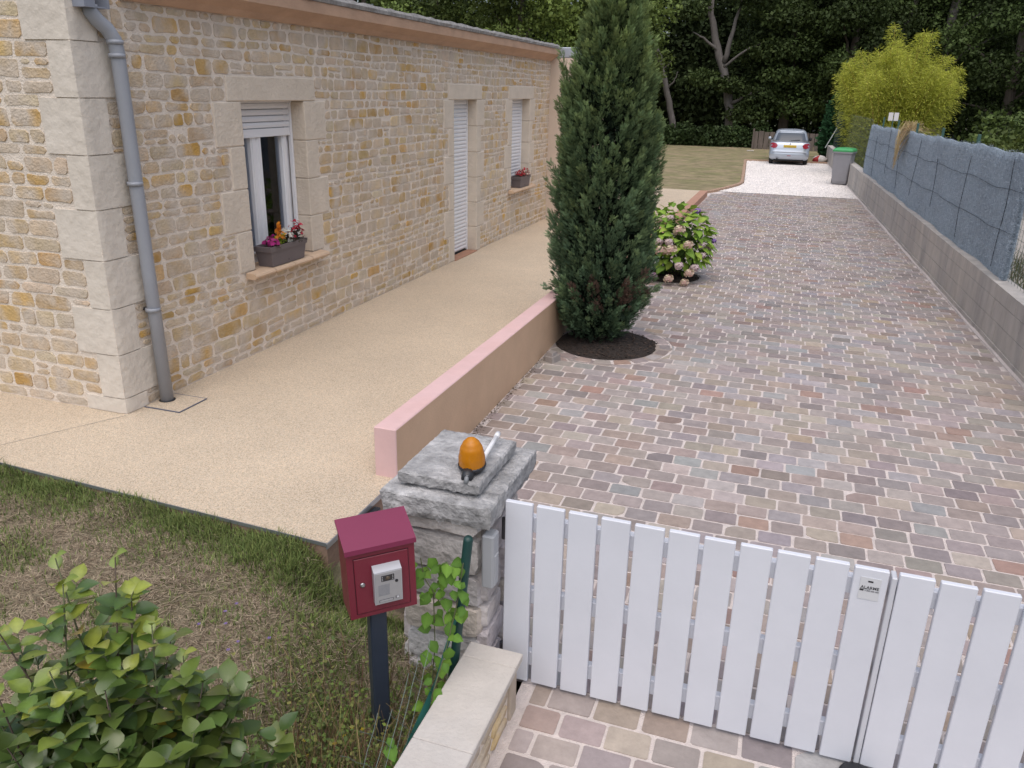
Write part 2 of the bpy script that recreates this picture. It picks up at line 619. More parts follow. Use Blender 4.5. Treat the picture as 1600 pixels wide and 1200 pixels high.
def back_z(x, y):
    return -0.1 + 0.03 * math.sin(x * 0.9) * math.sin(y * 0.5)
def lawn_right(y):                   # right edge of the back lawn along the gravel
    if y < 18.2:
        return 2.3
    if y < 21.5:
        t = (y - 18.2) / 3.3
        return 2.42 + 0.62 * math.sin(t * math.pi * 0.5) ** 1.3
    if y < 31:
        return 3.04 - 0.5 * (y - 21.5) / 9.5
    return 8.0
b = MB()
ys = lspace(17.46, 31.0, 60)
rows = []
for y in ys:
    xr = lawn_right(y)
    rows.append([(x, y, back_z(x, y)) for x in [-30 + (xr + 30) * (i / 30) ** 0.5 for i in range(31)]])
vs = [p for r_ in rows for p in r_]
fs = [(j * 31 + i, j * 31 + i + 1, (j + 1) * 31 + i + 1, (j + 1) * 31 + i) for j in range(len(ys) - 1) for i in range(30)]
struct(b.add(vs, fs).build('back_lawn', M_lawn2, smooth=True))
grid_sheet(lspace(-30, 6.3, 40), lspace(31.0, 66, 30), lambda x, y: back_z(x, y) if y < 33 else -0.1, 'far_lawn', M_lawn2)
grid_sheet(lspace(6.3, 30, 6), lspace(20.5, 66, 6), lambda x, y: -0.12, 'neighbour_ground', M_ground)

# terrace of resin-bound gravel
b = MB()
yfar = 17.45
top = [(-6, edge_y(-6), 0), (TX, edge_y(TX), 0), (TX, yfar, 0), (-6, yfar, 0)]
bot = [(p[0], p[1], -0.5) for p in top]
b.add(top + bot, [(0, 1, 2, 3), (0, 4, 5, 1), (1, 5, 6, 2), (2, 6, 7, 3), (3, 7, 4, 0)])
b.m[1:4] = [1, 1, 1]
terrace = struct(b.build('terrace', [M_resin, M_brownside]))
def strip(a, b_, w, h, z, name, m, parent=None):
    a, b_ = Vector(a), Vector(b_)
    d = (b_ - a).normalized()
    n = Vector((d.y, -d.x, 0)) * w
    q = [a, b_, b_ + n, a + n]
    vs = [(p.x, p.y, z) for p in q] + [(p.x, p.y, z + h) for p in q]
    return MB().add(vs, [(0, 1, 2, 3)[::-1], (4, 5, 6, 7), (0, 1, 5, 4), (1, 2, 6, 5), (2, 3, 7, 6), (3, 0, 4, 7)]).build(name, m, parent)
strip((-6, edge_y(-6) - 0.001, 0), (TX + 0.008, edge_y(TX) - 0.001, 0), 0.006, 0.02, -0.015, 'edge_trim', M_trim, terrace)
strip((TX + 0.001, edge_y(TX) - 0.012, 0), (TX + 0.001, -0.245, 0), 0.008, 0.03, -0.026, 'edge_trim', M_trim, terrace)
# painted kerb band along the far part of the terrace
MB().box((TX - 0.10, 4.72, -0.3), (TX + 0.10, 17.46, 0.006), bev=0.008).build('kerb_band', mat('kerb_band', (0.42, 0.235, 0.165), 0.8, 0.12, 8, 0.2, 60), terrace)
MB().add([(-0.5, -1.0, 0.003), (-0.495, -1.0, 0.003), (0.02, -0.03, 0.003), (0.015, -0.03, 0.003)], [(0, 1, 2, 3)]).build('joint_line', M_blockjoint, terrace)

# low pink wall along the terrace
lw = MB()
lw.box((2.20, -0.238, -0.4), (2.355, 4.7, 0.336), bev=0.006)
for i_, f_q in enumerate(lw.f):                     # the driveway side is coloured tan, top and end pink
    if all(lw.v[k_][0] > 2.3545 for k_ in f_q):
        lw.m[i_] = 1
low_wall = tag(lw.build('low_wall', [M_pink, mat('tan_side', (0.57, 0.395, 0.265), 0.75, 0.06, 5, 0.12, 70, color2=(0.55, 0.375, 0.25))]), 'low pink painted wall edging the terrace beside the paved driveway', 'wall')

# ------------------------------------------------------------------ driveway of setts
PAL = [lin(c) for c in ('a59a9a', 'b0a6a2', '9b8f90', 'aba7ae', '9c948a', 'b3a48f', '8d8285', 'a08a7a', '9ba1a8', 'b8aeaa', '7c7275', 'a58f88', 'a89c8c', '948d92')]
ACC = [lin(c) for c in ('9a7050', '8a6250', 'b1986a', '6a6064', '75655c', 'a06a52')]
PMEAN = tuple(sum(c[i] for c in PAL) / len(PAL) for i in range(3))
def pave_col(r):
    c = mixc(r.choice(PAL), PMEAN, 0.58) if r.random() < 0.93 else mixc(r.choice(ACC), PMEAN, 0.58)
    return jit(tuple(x * k for x, k in zip(c, (0.95, 0.935, 0.91))), 0.145, r)
def pmap(u, v, d):
    return (u, v, zp(v) + d)
def clamp_outline(p):
    q = []
    for (x, y) in p:
        for (cx, cy, cr) in BEDS:
            R_ = cr + 0.145
            dx, dy = x - cx, y - cy
            dd = math.hypot(dx, dy)
            if dd < R_:
                dd = max(dd, 1e-4)
                x, y = cx + dx / dd * R_, cy + dy / dd * R_
        q.append((x, y))
    return q
def area(p):
    return 0.5 * abs(sum(p[i - 1][0] * p[i][1] - p[i][0] * p[i - 1][1] for i in range(len(p))))
pr = random.Random(21)
stones = []
y = -3.6
row = 0
while y < 18.75:
    h = 0.145 * pr.uniform(0.96, 1.04)
    xl = TX + 0.012 if y > -0.24 else (3.13 if y > -1.55 else 3.66)
    if y > 4.7:
        xl = TX + 0.115
    xr = wall_x(y + h / 2) - 0.03
    x = 2.3 - (row % 2) * 0.1035 + pr.uniform(-0.025, 0.025)
    while x < xr:
        w = 0.207 * pr.uniform(0.955, 1.045)
        a_, b_ = max(x, xl), min(x + w, xr)
        if b_ - a_ > 0.05 and not (y + h > 18.2 + (b_ > 3.0) * 0.4 and b_ < 2.9):
            g = 0.0054 * pr.uniform(0.75, 1.35)
            j = 0.003
            p = [(a_ + g + pr.uniform(-j, j), y + g + pr.uniform(-j, j) * 0.6), (b_ - g + pr.uniform(-j, j), y + g + pr.uniform(-j, j) * 0.6),
                 (b_ - g + pr.uniform(-j, j), y + h - g + pr.uniform(-j, j) * 0.6), (a_ + g + pr.uniform(-j, j), y + h - g + pr.uniform(-j, j) * 0.6)]
            if pr.random() < 0.05:       # chipped corner
                k_ = pr.randrange(4)
                q, nx_, pv = p[k_], p[(k_ + 1) % 4], p[k_ - 1]
                t1, t2 = pr.uniform(0.15, 0.4), pr.uniform(0.2, 0.45)
                p[k_:k_ + 1] = [(q[0] + (pv[0] - q[0]) * t1, q[1] + (pv[1] - q[1]) * t1), (q[0] + (nx_[0] - q[0]) * t2, q[1] + (nx_[1] - q[1]) * t2)]
            p = rounded(p, 0.009, pr, per=2, wob=0.001)
            if any(math.hypot((a_ + b_) / 2 - cx, y + h / 2 - cy) < cr + 0.4 for cx, cy, cr in BEDS):
                p = clamp_outline(p)
            if area(p) > 0.0022:
                vs, fs = stone_mesh(p, pmap, -0.03, pr.uniform(-0.0008, 0.0022), 0.0035, pr, dome=0.0006, tilt=0.008)
                stones.append((vs, fs, pave_col(pr)))
        x += w
    y += h
    row += 1
# rings of edging setts round the planting beds
for bi, (cx, cy, cr) in enumerate(BEDS):
    n = 20
    for k in range(n):
        a0, a1 = 2 * math.pi * k / n, 2 * math.pi * (k + 1) / n
        g = 0.02
        P = [(cx + math.cos(a) * q, cy + math.sin(a) * q) for a, q in ((a0 + g, cr + 0.01), (a0 + g * 0.8, cr + 0.13), (a1 - g * 0.8, cr + 0.13), (a1 - g, cr + 0.01))]
        if max(p[0] for p in P) < TX + 0.03:
            continue
        P = [(max(p[0], TX + 0.012), p[1]) for p in P]
        if area(P) < 0.002:
            continue
        vs, fs = stone_mesh(rounded(P, 0.014, pr), pmap, -0.03, pr.uniform(0, 0.004), 0.008, pr, dome=0.001)
        stones.append((vs, fs, pave_col(pr)))
b = MB()
ys = lspace(-3.7, 18.8, 60)
vs = []
for y in ys:
    xl = 3.6 if y < -1.4 else (2.6 if y < -0.3 else TX - 0.05)
    vs += [(xl, y, zp(y) - 0.0028), (wall_x(y) + 0.05, y, zp(y) - 0.0028)]
b.add(vs, [(2 * i, 2 * i + 1, 2 * i + 3, 2 * i + 2) for i in range(len(ys) - 1)])
driveway = struct(b.build('driveway', M_joint))
lay_stones(stones, 'paving_stone', 'small_paving_stones', M_pave, driveway, 300)

# beds of dark soil
for bi, (cx, cy, cr) in enumerate(BEDS):
    b = MB()
    n = 40
    vs = [(cx, cy, zp(cy) + 0.05)]
    sr = random.Random(bi)
    for q in (0.35, 0.7, 1.0):
        for k in range(n):
            a = 2 * math.pi * k / n
            vs.append((max(cx + math.cos(a) * cr * q, TX), cy + math.sin(a) * cr * q, zp(cy) + (0.05 - 0.052 * q ** 2) + sr.uniform(-0.006, 0.008) * (q < 1)))
    fs = [(0, 1 + k, 1 + (k + 1) % n) for k in range(n)]
    for q in range(2):
        fs += [(1 + q * n + k, 1 + (q + 1) * n + k, 1 + (q + 1) * n + (k + 1) % n, 1 + q * n + (k + 1) % n) for k in range(n)]
    bed = struct(b.add(vs, fs).build('planting_bed', M_soil))
    # bark chips
    r2 = np.random.default_rng(50 + bi)
    m_ = 900
    an, rr = r2.uniform(0, 6.283, m_), cr * np.sqrt(r2.random(m_)) * 0.98
    px, py = cx + np.cos(an) * rr, cy + np.sin(an) * rr
    keep = px > TX + 0.02
    pos = np.stack([px, py, zp(cy) + 0.055 - 0.052 * (rr / cr) ** 2], 1)[keep]
    v_, f_ = scatter(QUAD_V, QUAD_F, pos, rot_frames(unit(len(pos), r2) * np.array([1, 1, 0.4])), r2.uniform(0.015, 0.045, len(pos)))
    stuff(np_mesh('bark_chips', v_, f_, mat('bark_chip', attr=True, rough=0.9), bed, leaf_cols(len(pos), (0.045, 0.028, 0.02), 0.5, r2)))

# white gravel parking area with a kerb on its left
b = MB()
ys = lspace(18.77, 31.05, 60)
vs = []
for y in ys:
    xl = max(lawn_right(y) + 0.08, 2.5) if y < 30.99 else 2.6
    xl2 = xl if y > 18.9 else max(xl, 2.62 + (18.9 - y) * 0)
    vs += [(xl2, y, -0.133), (wall_x(y) + 0.05, y, -0.133)]
b.add(vs, [(2 * i, 2 * i + 1, 2 * i + 3, 2 * i + 2) for i in range(len(ys) - 1)])
gravel = struct(b.build('gravel_yard', M_gravel))
# only the part beyond the setts is gravel: stones lie a little above it up to y = 18.75
r2 = np.random.default_rng(5)
m_ = 9000
py = 18.8 + 12.2 * r2.random(m_) ** 1.3
px = np.array([lawn_right(q) + 0.1 for q in py]) + (np.array([wall_x(q) - lawn_right(q) for q in py]) - 0.15) * r2.random(m_)
pos = np.stack([px, py, np.full(m_, -0.132)], 1)
v_, f_ = scatter(np.array([(0, 0, 0), (1, .2, 0), (.4, 1, 0), (.5, .45, .5)], np.float32) - np.array([.5, .4, .1], np.float32), np.array([(0, 1, 3), (1, 2, 3), (2, 0, 3)], np.int32), pos, rot_frames(unit(m_, r2) * np.array([1, 1, 0.01])), r2.uniform(0.03, 0.06, m_))
stuff(np_mesh('gravel_chips', v_, f_, mat('gravel_chip', attr=True, rough=0.9), gravel, np.repeat(np.array([0.74, 0.69, 0.66]) * r2.uniform(0.75, 1.12, (m_, 1)), 4, 0)))
kr = random.Random(3)
yk = 18.15
while yk < 30.8:
    y2 = yk + 0.48
    a, c = (lawn_right(yk) + 0.02, yk), (lawn_right(y2 - 0.02) + 0.02, y2 - 0.02)
    d = Vector((c[0] - a[0], c[1] - a[1], 0))
    ang = math.atan2(d.y, d.x)
    M_ = Matrix.Translation((a[0], a[1], 0)) @ Matrix.Rotation(ang, 4, 'Z')
    MB().box((0, -0.05, -0.3), (d.length, 0.05, -0.075 + kr.uniform(-0.006, 0.006)), M=M_, bev=0.008).build('kerb_stone', M_kerb, gravel)
    yk = y2

# ------------------------------------------------------------------ the stone house
M_mortar = mat('wall_mortar', (0.73, 0.645, 0.555), 0.95, 0.13, 9, 0.6, 70)
M_stone = mat('wall_stone', attr=True, rough=0.92, var=0.16, scale=13, color2=(0.55, 0.47, 0.385), bump=0.6, bscale=55, detail=6)
M_ashlar = mat('dressed_stone', (0.64, 0.56, 0.465), 0.92, 0.09, 5, 0.5, 38, color2=(0.61, 0.53, 0.435))
M_quoin = mat('corner_stone', (0.66, 0.60, 0.525), 0.93, 0.08, 6, 0.55, 16, color2=(0.62, 0.56, 0.485))
M_cornice = mat('cornice_render', (0.46, 0.30, 0.205), 0.85, 0.16, 5, 0.2, 50, stretch=(1, 0.5, 1))
M_coping = mat('roof_coping', (0.26, 0.25, 0.24), 0.8, 0.4, 9, 0.4, 40, stretch=(1, 2.2, 1))
M_white = mat('white_pvc', (0.78, 0.78, 0.80), 0.4, 0.03, 3)
M_dark = mat('dark_gap', (0.02, 0.02, 0.022), 0.6)
M_glass = mat('window_glass', (0.02, 0.022, 0.028), 0.08, spec=0.7)
M_curtain = mat('curtain', (0.72, 0.68, 0.70), 0.9, 0.2, 6)
M_pipe = mat('grey_pipe', (0.30, 0.315, 0.35), 0.42, 0.06, 3)
M_terra = mat('terracotta', (0.58, 0.42, 0.29), 0.75, 0.14, 10, 0.2, 60)

house = thing('stone_house', (0, 0, 0), 'single-storey house of pale yellow rubble stone with dressed window surrounds', 'house')
HL = 10.95
OPEN = [(1.69, 2.64, 0.765, 2.2), (6.33, 7.19, 0.0, 2.2), (8.80, 9.74, 0.765, 2.2)]
zq = [0.0, 0.12, 0.455, 0.80, 1.15, 1.50, 1.865, 2.23, 2.58, 2.95]
hr = random.Random(11)
ex_wall, ex_gable = [], []

# mortar core of the two walls
b = MB()
def core(y0, y1, z0, z1):
    b.box((-0.30, y0, z0), (0, y1, z1))
edges = [0.0]
for (a, c, z0, z1) in OPEN:
    a2, c2 = a - 0.015, c + 0.015
    core(edges[-1], a2, -0.05, 2.95)
    if z0 > 0:
        core(a2, c2, -0.05, z0 - 0.05)
    core(a2, c2, z1 + 0.015, 2.95)
    edges.append(c2)
core(edges[-1], HL, -0.05, 2.95)
b.box((-7.5, 0, -0.05), (-0.30, 0.30, 2.95))
b.box((-7.5, 0.3, 2.9), (-0.3, HL, 2.95))
b.box((-7.5, HL - 0.3, -0.05), (-0.3, HL, 2.9))
b.box((-7.5, 0.3, -0.05), (-7.2, HL - 0.3, 2.9))
b.build('wall', M_mortar, house)

# dressed blocks: chamfered boxes standing a little proud
def block(name, y0, y1, z0, z1, x0, x1, m, g=0.003):
    MB().box((x0, y0 + g, z0 + g), (x1, y1 - g, z1 - g), bev=0.007).build(name, m, house)
def rough_block(a, c, m, r, amp=0.0035):
    """rock-faced corner block: gridded box with an uneven skin and a soft outer corner"""
    (x0, y0, z0), (x1, y1, z1) = a, c
    bb = MB()
    n = 7
    def side(P, U, V):
        vs = []
        for j in range(n):
            for i in range(n):
                s, t = i / (n - 1), j / (n - 1)
                p = Vector(P) + Vector(U) * s + Vector(V) * t
                vs.append(p)
        return vs, [(j * n + i, j * n + i + 1, (j + 1) * n + i + 1, (j + 1) * n + i) for j in range(n - 1) for i in range(n - 1)]
    w = x1 - x0
    d = y1 - y0
    h = z1 - z0
    for P, U, V in (((x0, y0, z0), (w, 0, 0), (0, 0, h)), ((x1, y0, z0), (0, d, 0), (0, 0, h)), ((x0, y0, z1), (w, 0, 0), (0, d, 0)), ((x0, y1, z0), (w, 0, 0), (0, -d, 0)), ((x0, y1, z0), (0, -d, 0), (0, 0, h)), ((x1, y1, z0), (-w, 0, 0), (0, 0, h))):
        vs, fs = side(P, U, V)
        q = []
        for p in vs:
            e = 0.01
            k = math.sin(p.x * 31 + p.z * 17 + a[2] * 40) * math.sin(p.y * 29 + p.z * 23) + 0.7 * math.sin(p.z * 61 + p.x * 47 + p.y * 53)
            ox, oy = (p.x - x1 + 0.05) / 0.05, (y0 + 0.05 - p.y) / 0.05
            if ox > 0 and oy > 0:            # round the arris
                L_ = math.hypot(ox, oy)
                if L_ > 1:
                    p = Vector((x1 - 0.05 + 0.05 * ox / L_ ** 0.8, y0 + 0.05 - 0.05 * oy / L_ ** 0.8, p.z))
            edge = min((p.z - z0), (z1 - p.z)) < 1e-6
            s = amp * k * (0.2 if edge else 1)
            q.append((p.x + (s if p.x > x0 + 1e-4 else 0), p.y - (s if p.y < y1 - 1e-4 else 0), p.z + (-0.004 if edge and p.z > z0 + h / 2 else (0.004 if edge else 0))))
        bb.add(q, fs)
    return bb
for i in range(9):
    wide = i % 2 == 0
    wg, wl_ = (0.345 + hr.uniform(-.02, .03), 0.20 + hr.uniform(-.01, .02)) if wide else (0.175 + hr.uniform(-.01, .02), 0.325 + hr.uniform(-.01, .02))
    rough_block((-wg, -0.013, zq[i]), (0.013, wl_, zq[i + 1]), M_quoin, hr).build('corner_stone', M_quoin, house, smooth=True)
    ex_wall.append((-1, wl_ + 0.006, zq[i], zq[i + 1]))
    ex_gable.append((-1, wg + 0.006, zq[i], zq[i + 1]))

for oi, (a, c, z0, z1) in enumerate(OPEN):
    block('lintel', a - 0.185, c + 0.205, 2.2, 2.405, -0.185, 0.011, M_ashlar)
    ex_wall.append((a - 0.19, c + 0.21, 2.2, 2.41))
    zb = z0 if z0 > 0 else 0.0
    n = 4 if z0 > 0 else 6
    for k in range(n):
        za, zc = zb + (2.2 - zb) * k / n, zb + (2.2 - zb) * (k + 1) / n
        wide = (k % 2 == 1)
        wl_ = (0.37 if wide else 0.215) + hr.uniform(-0.01, 0.01)
        wr_ = (0.37 if wide else 0.215) + hr.uniform(-0.01, 0.01)
        if oi > 0:
            wl_, wr_ = wl_ * 0.9, wr_ * 0.85
        block('jamb_stone', a - wl_, a, za, zc, -0.19, 0.009 + hr.uniform(0, 0.002), M_ashlar)
        block('jamb_stone', c, c + wr_, za, zc, -0.19, 0.009 + hr.uniform(0, 0.002), M_ashlar)
        ex_wall.append((a - wl_ - 0.004, c + wr_ + 0.004, za, zc))
    if z0 > 0:
        ex_wall.append((a - 0.17, c + 0.14, 0.70, 0.772))
    ex_wall.append((a, c, z0, 2.21))

ST = [lin(x) for x in ('b89e72', 'bba88c', 'bca682', 'b7a68e', 'b99c6c', 'bfae96', 'beab8e', 'b39a7a', 'b49562', 'baa384', 'bcaa92', 'b5a184')]
STA = [lin(x) for x in ('b4904e', 'b08c56', 'ba9860', 'ad8e5e', 'b9aa96')]
def stone_col(r, warm=0.15):
    c = r.choice(ST) if r.random() > warm else r.choice(STA)
    return jit(tuple(x * 1.12 for x in c), 0.12, r)
stones = []
for p in rubble(0, HL, 0, 2.86, ex_wall, hr, 0.058, 0.128, 0.09, 0.26, joint=0.0145, wave=0.010, split=0.2):
    vs, fs = stone_mesh([(q[0], min(max(q[1], 0.002), 2.875)) for q in p], lambda u, v, d: (d, u, v), -0.012, 0.005 + hr.uniform(-0.002, 0.003), 0.007, hr, dome=hr.uniform(0.0, 0.003), tilt=0.02)
    stones.append((vs, fs, stone_col(hr)))
for p in rubble(0, 2.6, 0, 2.95, ex_gable, hr, 0.065, 0.135, 0.11, 0.30, joint=0.016, wave=0.008, split=0.2):
    vs, fs = stone_mesh([(q[0], max(q[1], 0.002)) for q in p], lambda u, v, d: (-u, -d, v), -0.012, 0.005 + hr.uniform(-0.002, 0.003), 0.007, hr, dome=hr.uniform(0.0, 0.003), tilt=0.02)
    stones.append((vs, [f[::-1] for f in fs] if True else fs, stone_col(hr, 0.22)))
lay_stones(stones, 'stone', 'small_stones', M_stone, house, 300)

# cornice and coping
def extrude_y(prof, y0, y1, name, m, parent):
    n = len(prof)
    vs = [(x, y0, z) for x, z in prof] + [(x, y1, z) for x, z in prof]
    fs = [(i, (i + 1) % n, n + (i + 1) % n, n + i) for i in range(n)] + [tuple(range(n - 1, -1, -1)), tuple(range(n, 2 * n))]
    return MB().add(vs, fs).build(name, m, parent)
extrude_y([(0.03, 2.86), (0.075, 2.905), (0.15, 2.955), (0.165, 2.965), (0.165, 3.062), (-0.3, 3.062), (-0.3, 2.952), (0.0, 2.952), (0.0, 2.86)], 0.46, HL - 0.003, 'cornice', M_cornice, house)
cr_ = random.Random(4)
b = MB()
ny = 90
prof = lambda k: [(0.175 + cr_.uniform(-.006, .006), 3.065), (0.18 + cr_.uniform(-.006, .006), 3.10), (0.15, 3.135 + cr_.uniform(-.008, .008)), (-0.3, 3.135), (-0.3, 3.065)]
vs, fs = [], []
for k in range(ny):
    yy = 0.46 + (HL - 0.46) * k / (ny - 1)
    vs += [(x, yy, z) for x, z in prof(k)]
for k in range(ny - 1):
    for i in range(5):
        fs.append((k * 5 + i, k * 5 + (i + 1) % 5, (k + 1) * 5 + (i + 1) % 5, (k + 1) * 5 + i))
b.add(vs, fs)
b.build('coping', M_coping, house)
MB().box((-7.5, 0.0, 2.952), (-0.31, HL, 3.09)).build('roof', M_coping, house)

# window and door fittings
def window(a, c, z0, name, closed):
    w = part_empty(name, house)
    xf = -0.19
    if not closed:
        fr = MB()
        for (y0, y1, q0, q1) in ((a, a + 0.055, z0, 2.2), (c - 0.055, c, z0, 2.2), (a + 0.055, c - 0.055, z0, z0 + 0.07), (a + 0.055, c - 0.055, 2.13, 2.2)):
            fr.box((xf - 0.06, y0, q0), (xf, y1, q1), bev=0.004)
        fr.build('frame', M_white, w)
        mid = (a + c) / 2 - 0.07
        for (s0, s1) in ((a + 0.058, mid), (mid + 0.004, c - 0.058)):
            sh = MB()
            for (y0, y1, q0, q1) in ((s0, s0 + 0.075, z0 + 0.073, 2.127), (s1 - 0.075, s1, z0 + 0.073, 2.127), (s0 + 0.075, s1 - 0.075, z0 + 0.073, z0 + 0.15), (s0 + 0.075, s1 - 0.075, 2.05, 2.127)):
                sh.box((xf - 0.05, y0, q0), (xf + 0.018, y1, q1), bev=0.006)
                sh.box((xf - 0.03, y0 + 0.012, q0 + 0.012), (xf + 0.026, y1 - 0.012, q1 - 0.012), bev=0.004)
            sh.build('sash', M_white, w)
            MB().box((xf - 0.03, s0 + 0.07, z0 + 0.14), (xf - 0.022, s1 - 0.07, 2.06)).build('pane', M_glass_clear, w)
        # curtain and dim room behind the panes
        cu = MB()
        n = 26
        vs = []
        for k in range(n):
            yy = a + 0.06 + (c - a - 0.12) * k / (n - 1)
            xx = xf - 0.068 + 0.008 * math.sin(k * 1.9)
            vs += [(xx, yy, z0 + 0.05), (xx, yy, 2.15)]
        cu.add(vs, [(2 * k, 2 * k + 1, 2 * k + 3, 2 * k + 2) for k in range(n - 1)])
        cu.build('curtain', M_curtain, w, smooth=True)
    else:
        MB().box((xf - 0.06, a, z0), (xf - 0.045, c, 2.2)).build('frame', M_white, w)
    MB().box((xf - 0.10, a - 0.02, 2.185), (xf + 0.06, c + 0.02, 2.2), bev=0.002).build('shutter_box', M_white, w)
    for y0 in (a, c - 0.028):        # guide rails
        MB().box((xf + 0.02, y0 + 0.001, z0 + 0.002), (xf + 0.058, y0 + 0.027, 2.184), bev=0.003).build('guide_rail', M_white, w)
    zbot = 1.935 if not closed else z0 + 0.005
    hs_ = 0.055
    z = 2.183
    k = 0
    while z - hs_ > zbot - 0.02:
        lo = z - hs_ + 0.0008
        n = 5
        prof = [(xf + 0.026, lo), (xf + 0.040, lo + 0.006), (xf + 0.045, (lo + z) / 2), (xf + 0.040, z - 0.006), (xf + 0.026, z)]
        vs = [(x, a + 0.029, q) for x, q in prof] + [(x, c - 0.029, q) for x, q in prof]
        fs = [(i, i + 1, n + i + 1, n + i) for i in range(n - 1)] + [tuple(range(n - 1, -1, -1)), tuple(range(n, 2 * n)), (n - 1, 0, n, 2 * n - 1)]
        MB().add(vs, fs).build('shutter_slat', M_white, w, smooth=False)
        z -= hs_
        k += 1
    if not closed:
        MB().box((xf + 0.022, a + 0.029, z - 0.075), (xf + 0.046, c - 0.029, z - 0.002), bev=0.004).build('shutter_bar', M_white, w)
        # rows of little light slots between the slats
        sl = MB()
        for q in range(5):
            zz = 2.183 - hs_ * q - hs_ + 0.002
            for i in range(20):
                yy = a + 0.06 + (c - a - 0.14) * i / 20
                sl.box((xf + 0.026, yy, zz - 0.0035), (xf + 0.0325, yy + 0.016, zz + 0.0015))
        stuff(sl.build('shutter_slots', M_dark, w))
    return w

M_glass_clear = bpy.data.materials.new('clear_pane')
M_glass_clear.use_nodes = True
nt = M_glass_clear.node_tree
gl = nt.nodes.new('ShaderNodeBsdfGlossy')
gl.inputs['Roughness'].default_value = 0.03
gl.inputs['Color'].default_value = (0.9, 0.92, 0.95, 1)
tp = nt.nodes.new('ShaderNodeBsdfTransparent')
tp.inputs['Color'].default_value = (0.90, 0.92, 0.94, 1)
fn = nt.nodes.new('ShaderNodeFresnel')
fn.inputs['IOR'].default_value = 1.45
ms = nt.nodes.new('ShaderNodeMixShader')
nt.links.new(fn.outputs[0], ms.inputs['Fac'])
nt.links.new(tp.outputs[0], ms.inputs[1])
nt.links.new(gl.outputs[0], ms.inputs[2])
nt.links.new(ms.outputs[0], nt.nodes['Material Output'].inputs['Surface'])

window(*OPEN[0][:3], 'window', False)
window(*OPEN[1][:3], 'door', True)
window(*OPEN[2][:3], 'window', True)
# dim room behind the open window
MB().box((-0.9, 1.2, 0.3), (-0.86, 3.2, 2.6)).build('room_wall', M_curtain, house)

# sills of rounded terracotta tiles
for (a, c) in ((1.53, 2.77), (8.64, 9.87)):
    s = part_empty('sill', house)
    n = 4
    for k in range(n):
        y0, y1 = a + (c - a) * k / n + 0.003, a + (c - a) * (k + 1) / n - 0.003
        lx = -0.188 if (y0 > a + 0.17 and y1 < c - 0.15) else 0.018
        prof = [(lx, 0.715), (0.095, 0.712), (0.118, 0.722), (0.124, 0.738), (0.116, 0.754), (0.095, 0.763), (lx, 0.768)]
        m_ = len(prof)
        vs = [(x, y0, z) for x, z in prof] + [(x, y1, z) for x, z in prof]
        fs = [(i, (i + 1) % m_, m_ + (i + 1) % m_, m_ + i) for i in range(m_)] + [tuple(range(m_ - 1, -1, -1)), tuple(range(m_, 2 * m_))]
        MB().add(vs, fs).build('sill_tile', M_terra, s)
    MB().box((-0.188, a + 0.17, 0.72), (0.018, c - 0.14, 0.7655)).build('sill_bed', M_terra, s)
MB().box((-0.19, 6.33, -0.01), (0.03, 7.19, 0.012), bev=0.004).build('doorstep', mat('doorstep_tile', (0.36, 0.19, 0.12), 0.8, 0.15, 12), house)
MB().box((-0.175, 6.36, 0.012), (-0.14, 7.16, 0.024)).build('threshold_gap', M_dark, house)

# downpipe with elbow, hopper and brackets
dp = part_empty('downpipe', house)
py_ = 0.30
MB().tube([(0.085, py_ + 0.03, -0.02), (0.085, py_ + 0.012, 1.0), (0.085, py_, 2.52), (0.083, py_ - 0.01, 2.60), (0.07, py_ - 0.05, 2.665), (0.055, py_ - 0.11, 2.715), (0.05, py_ - 0.145, 2.76), (0.05, py_ - 0.15, 2.80)], 0.048, 16).build('pipe', M_pipe, dp, smooth=True)
for zz in (0.74, 1.66, 2.5, 2.585):
    r_ = 0.054
    MB().tube([(0.085, py_ + 0.012 * (1.5 - zz) / 1.5, zz - 0.013), (0.085, py_ + 0.012 * (1.5 - zz) / 1.5, zz + 0.013)], r_, 16).build('collar', M_pipe, dp, smooth=True)
for zz in (0.74, 1.66):
    MB().box((0.0, py_ - 0.008, zz - 0.01), (0.045, py_ + 0.03, zz + 0.01)).build('bracket', M_dark, dp)
b = MB()
b.box((-0.02, 0.05, 2.78), (0.0, 0.26, 3.1))
b.box((0.0, 0.05, 2.78), (0.11, 0.06, 3.1))
b.box((0.0, 0.25, 2.78), (0.11, 0.26, 3.1))
b.box((0.10, 0.06, 2.78), (0.11, 0.14, 3.1))
b.box((0.0, 0.06, 2.78), (0.10, 0.25, 2.79))
b.build('hopper', mat('hopper_metal', (0.24, 0.26, 0.31), 0.5, 0.1, 4), dp)
# drain tile at its foot
dt = MB()
dt.box((0.03, 0.16, 0.002), (0.34, 0.46, 0.008))
drain = dt.build('drain_cover', M_resin, terrace)
b = MB()
for (x0, x1, y0, y1) in ((0.022, 0.348, 0.152, 0.16), (0.022, 0.348, 0.46, 0.468), (0.34, 0.348, 0.16, 0.46)):
    b.box((x0, y0, 0.001), (x1, y1, 0.0085))
b.build('drain_frame', mat('drain_frame', (0.12, 0.13, 0.17), 0.5), terrace)
MB().tube([(0.085, 0.33, 0.0085), (0.085, 0.33, 0.0095)], 0.062, 20).build('drain_hole', M_dark, terrace)

# ------------------------------------------------------------------ rendered extension at the far end of the house
annex = thing('rendered_extension', (0, HL, 0), 'plain cream rendered extension with grey zinc coping at the far end of the stone house', 'building')
b = MB()
b.box((-7.5, HL + 0.003, -0.05), (1.2, 13.4, 2.915))
b.build('wall', M_render, annex)
MB().box((-7.5, HL + 0.002, 2.918), (1.24, 13.44, 3.095), bev=0.01).build('coping', M_zinc, annex)

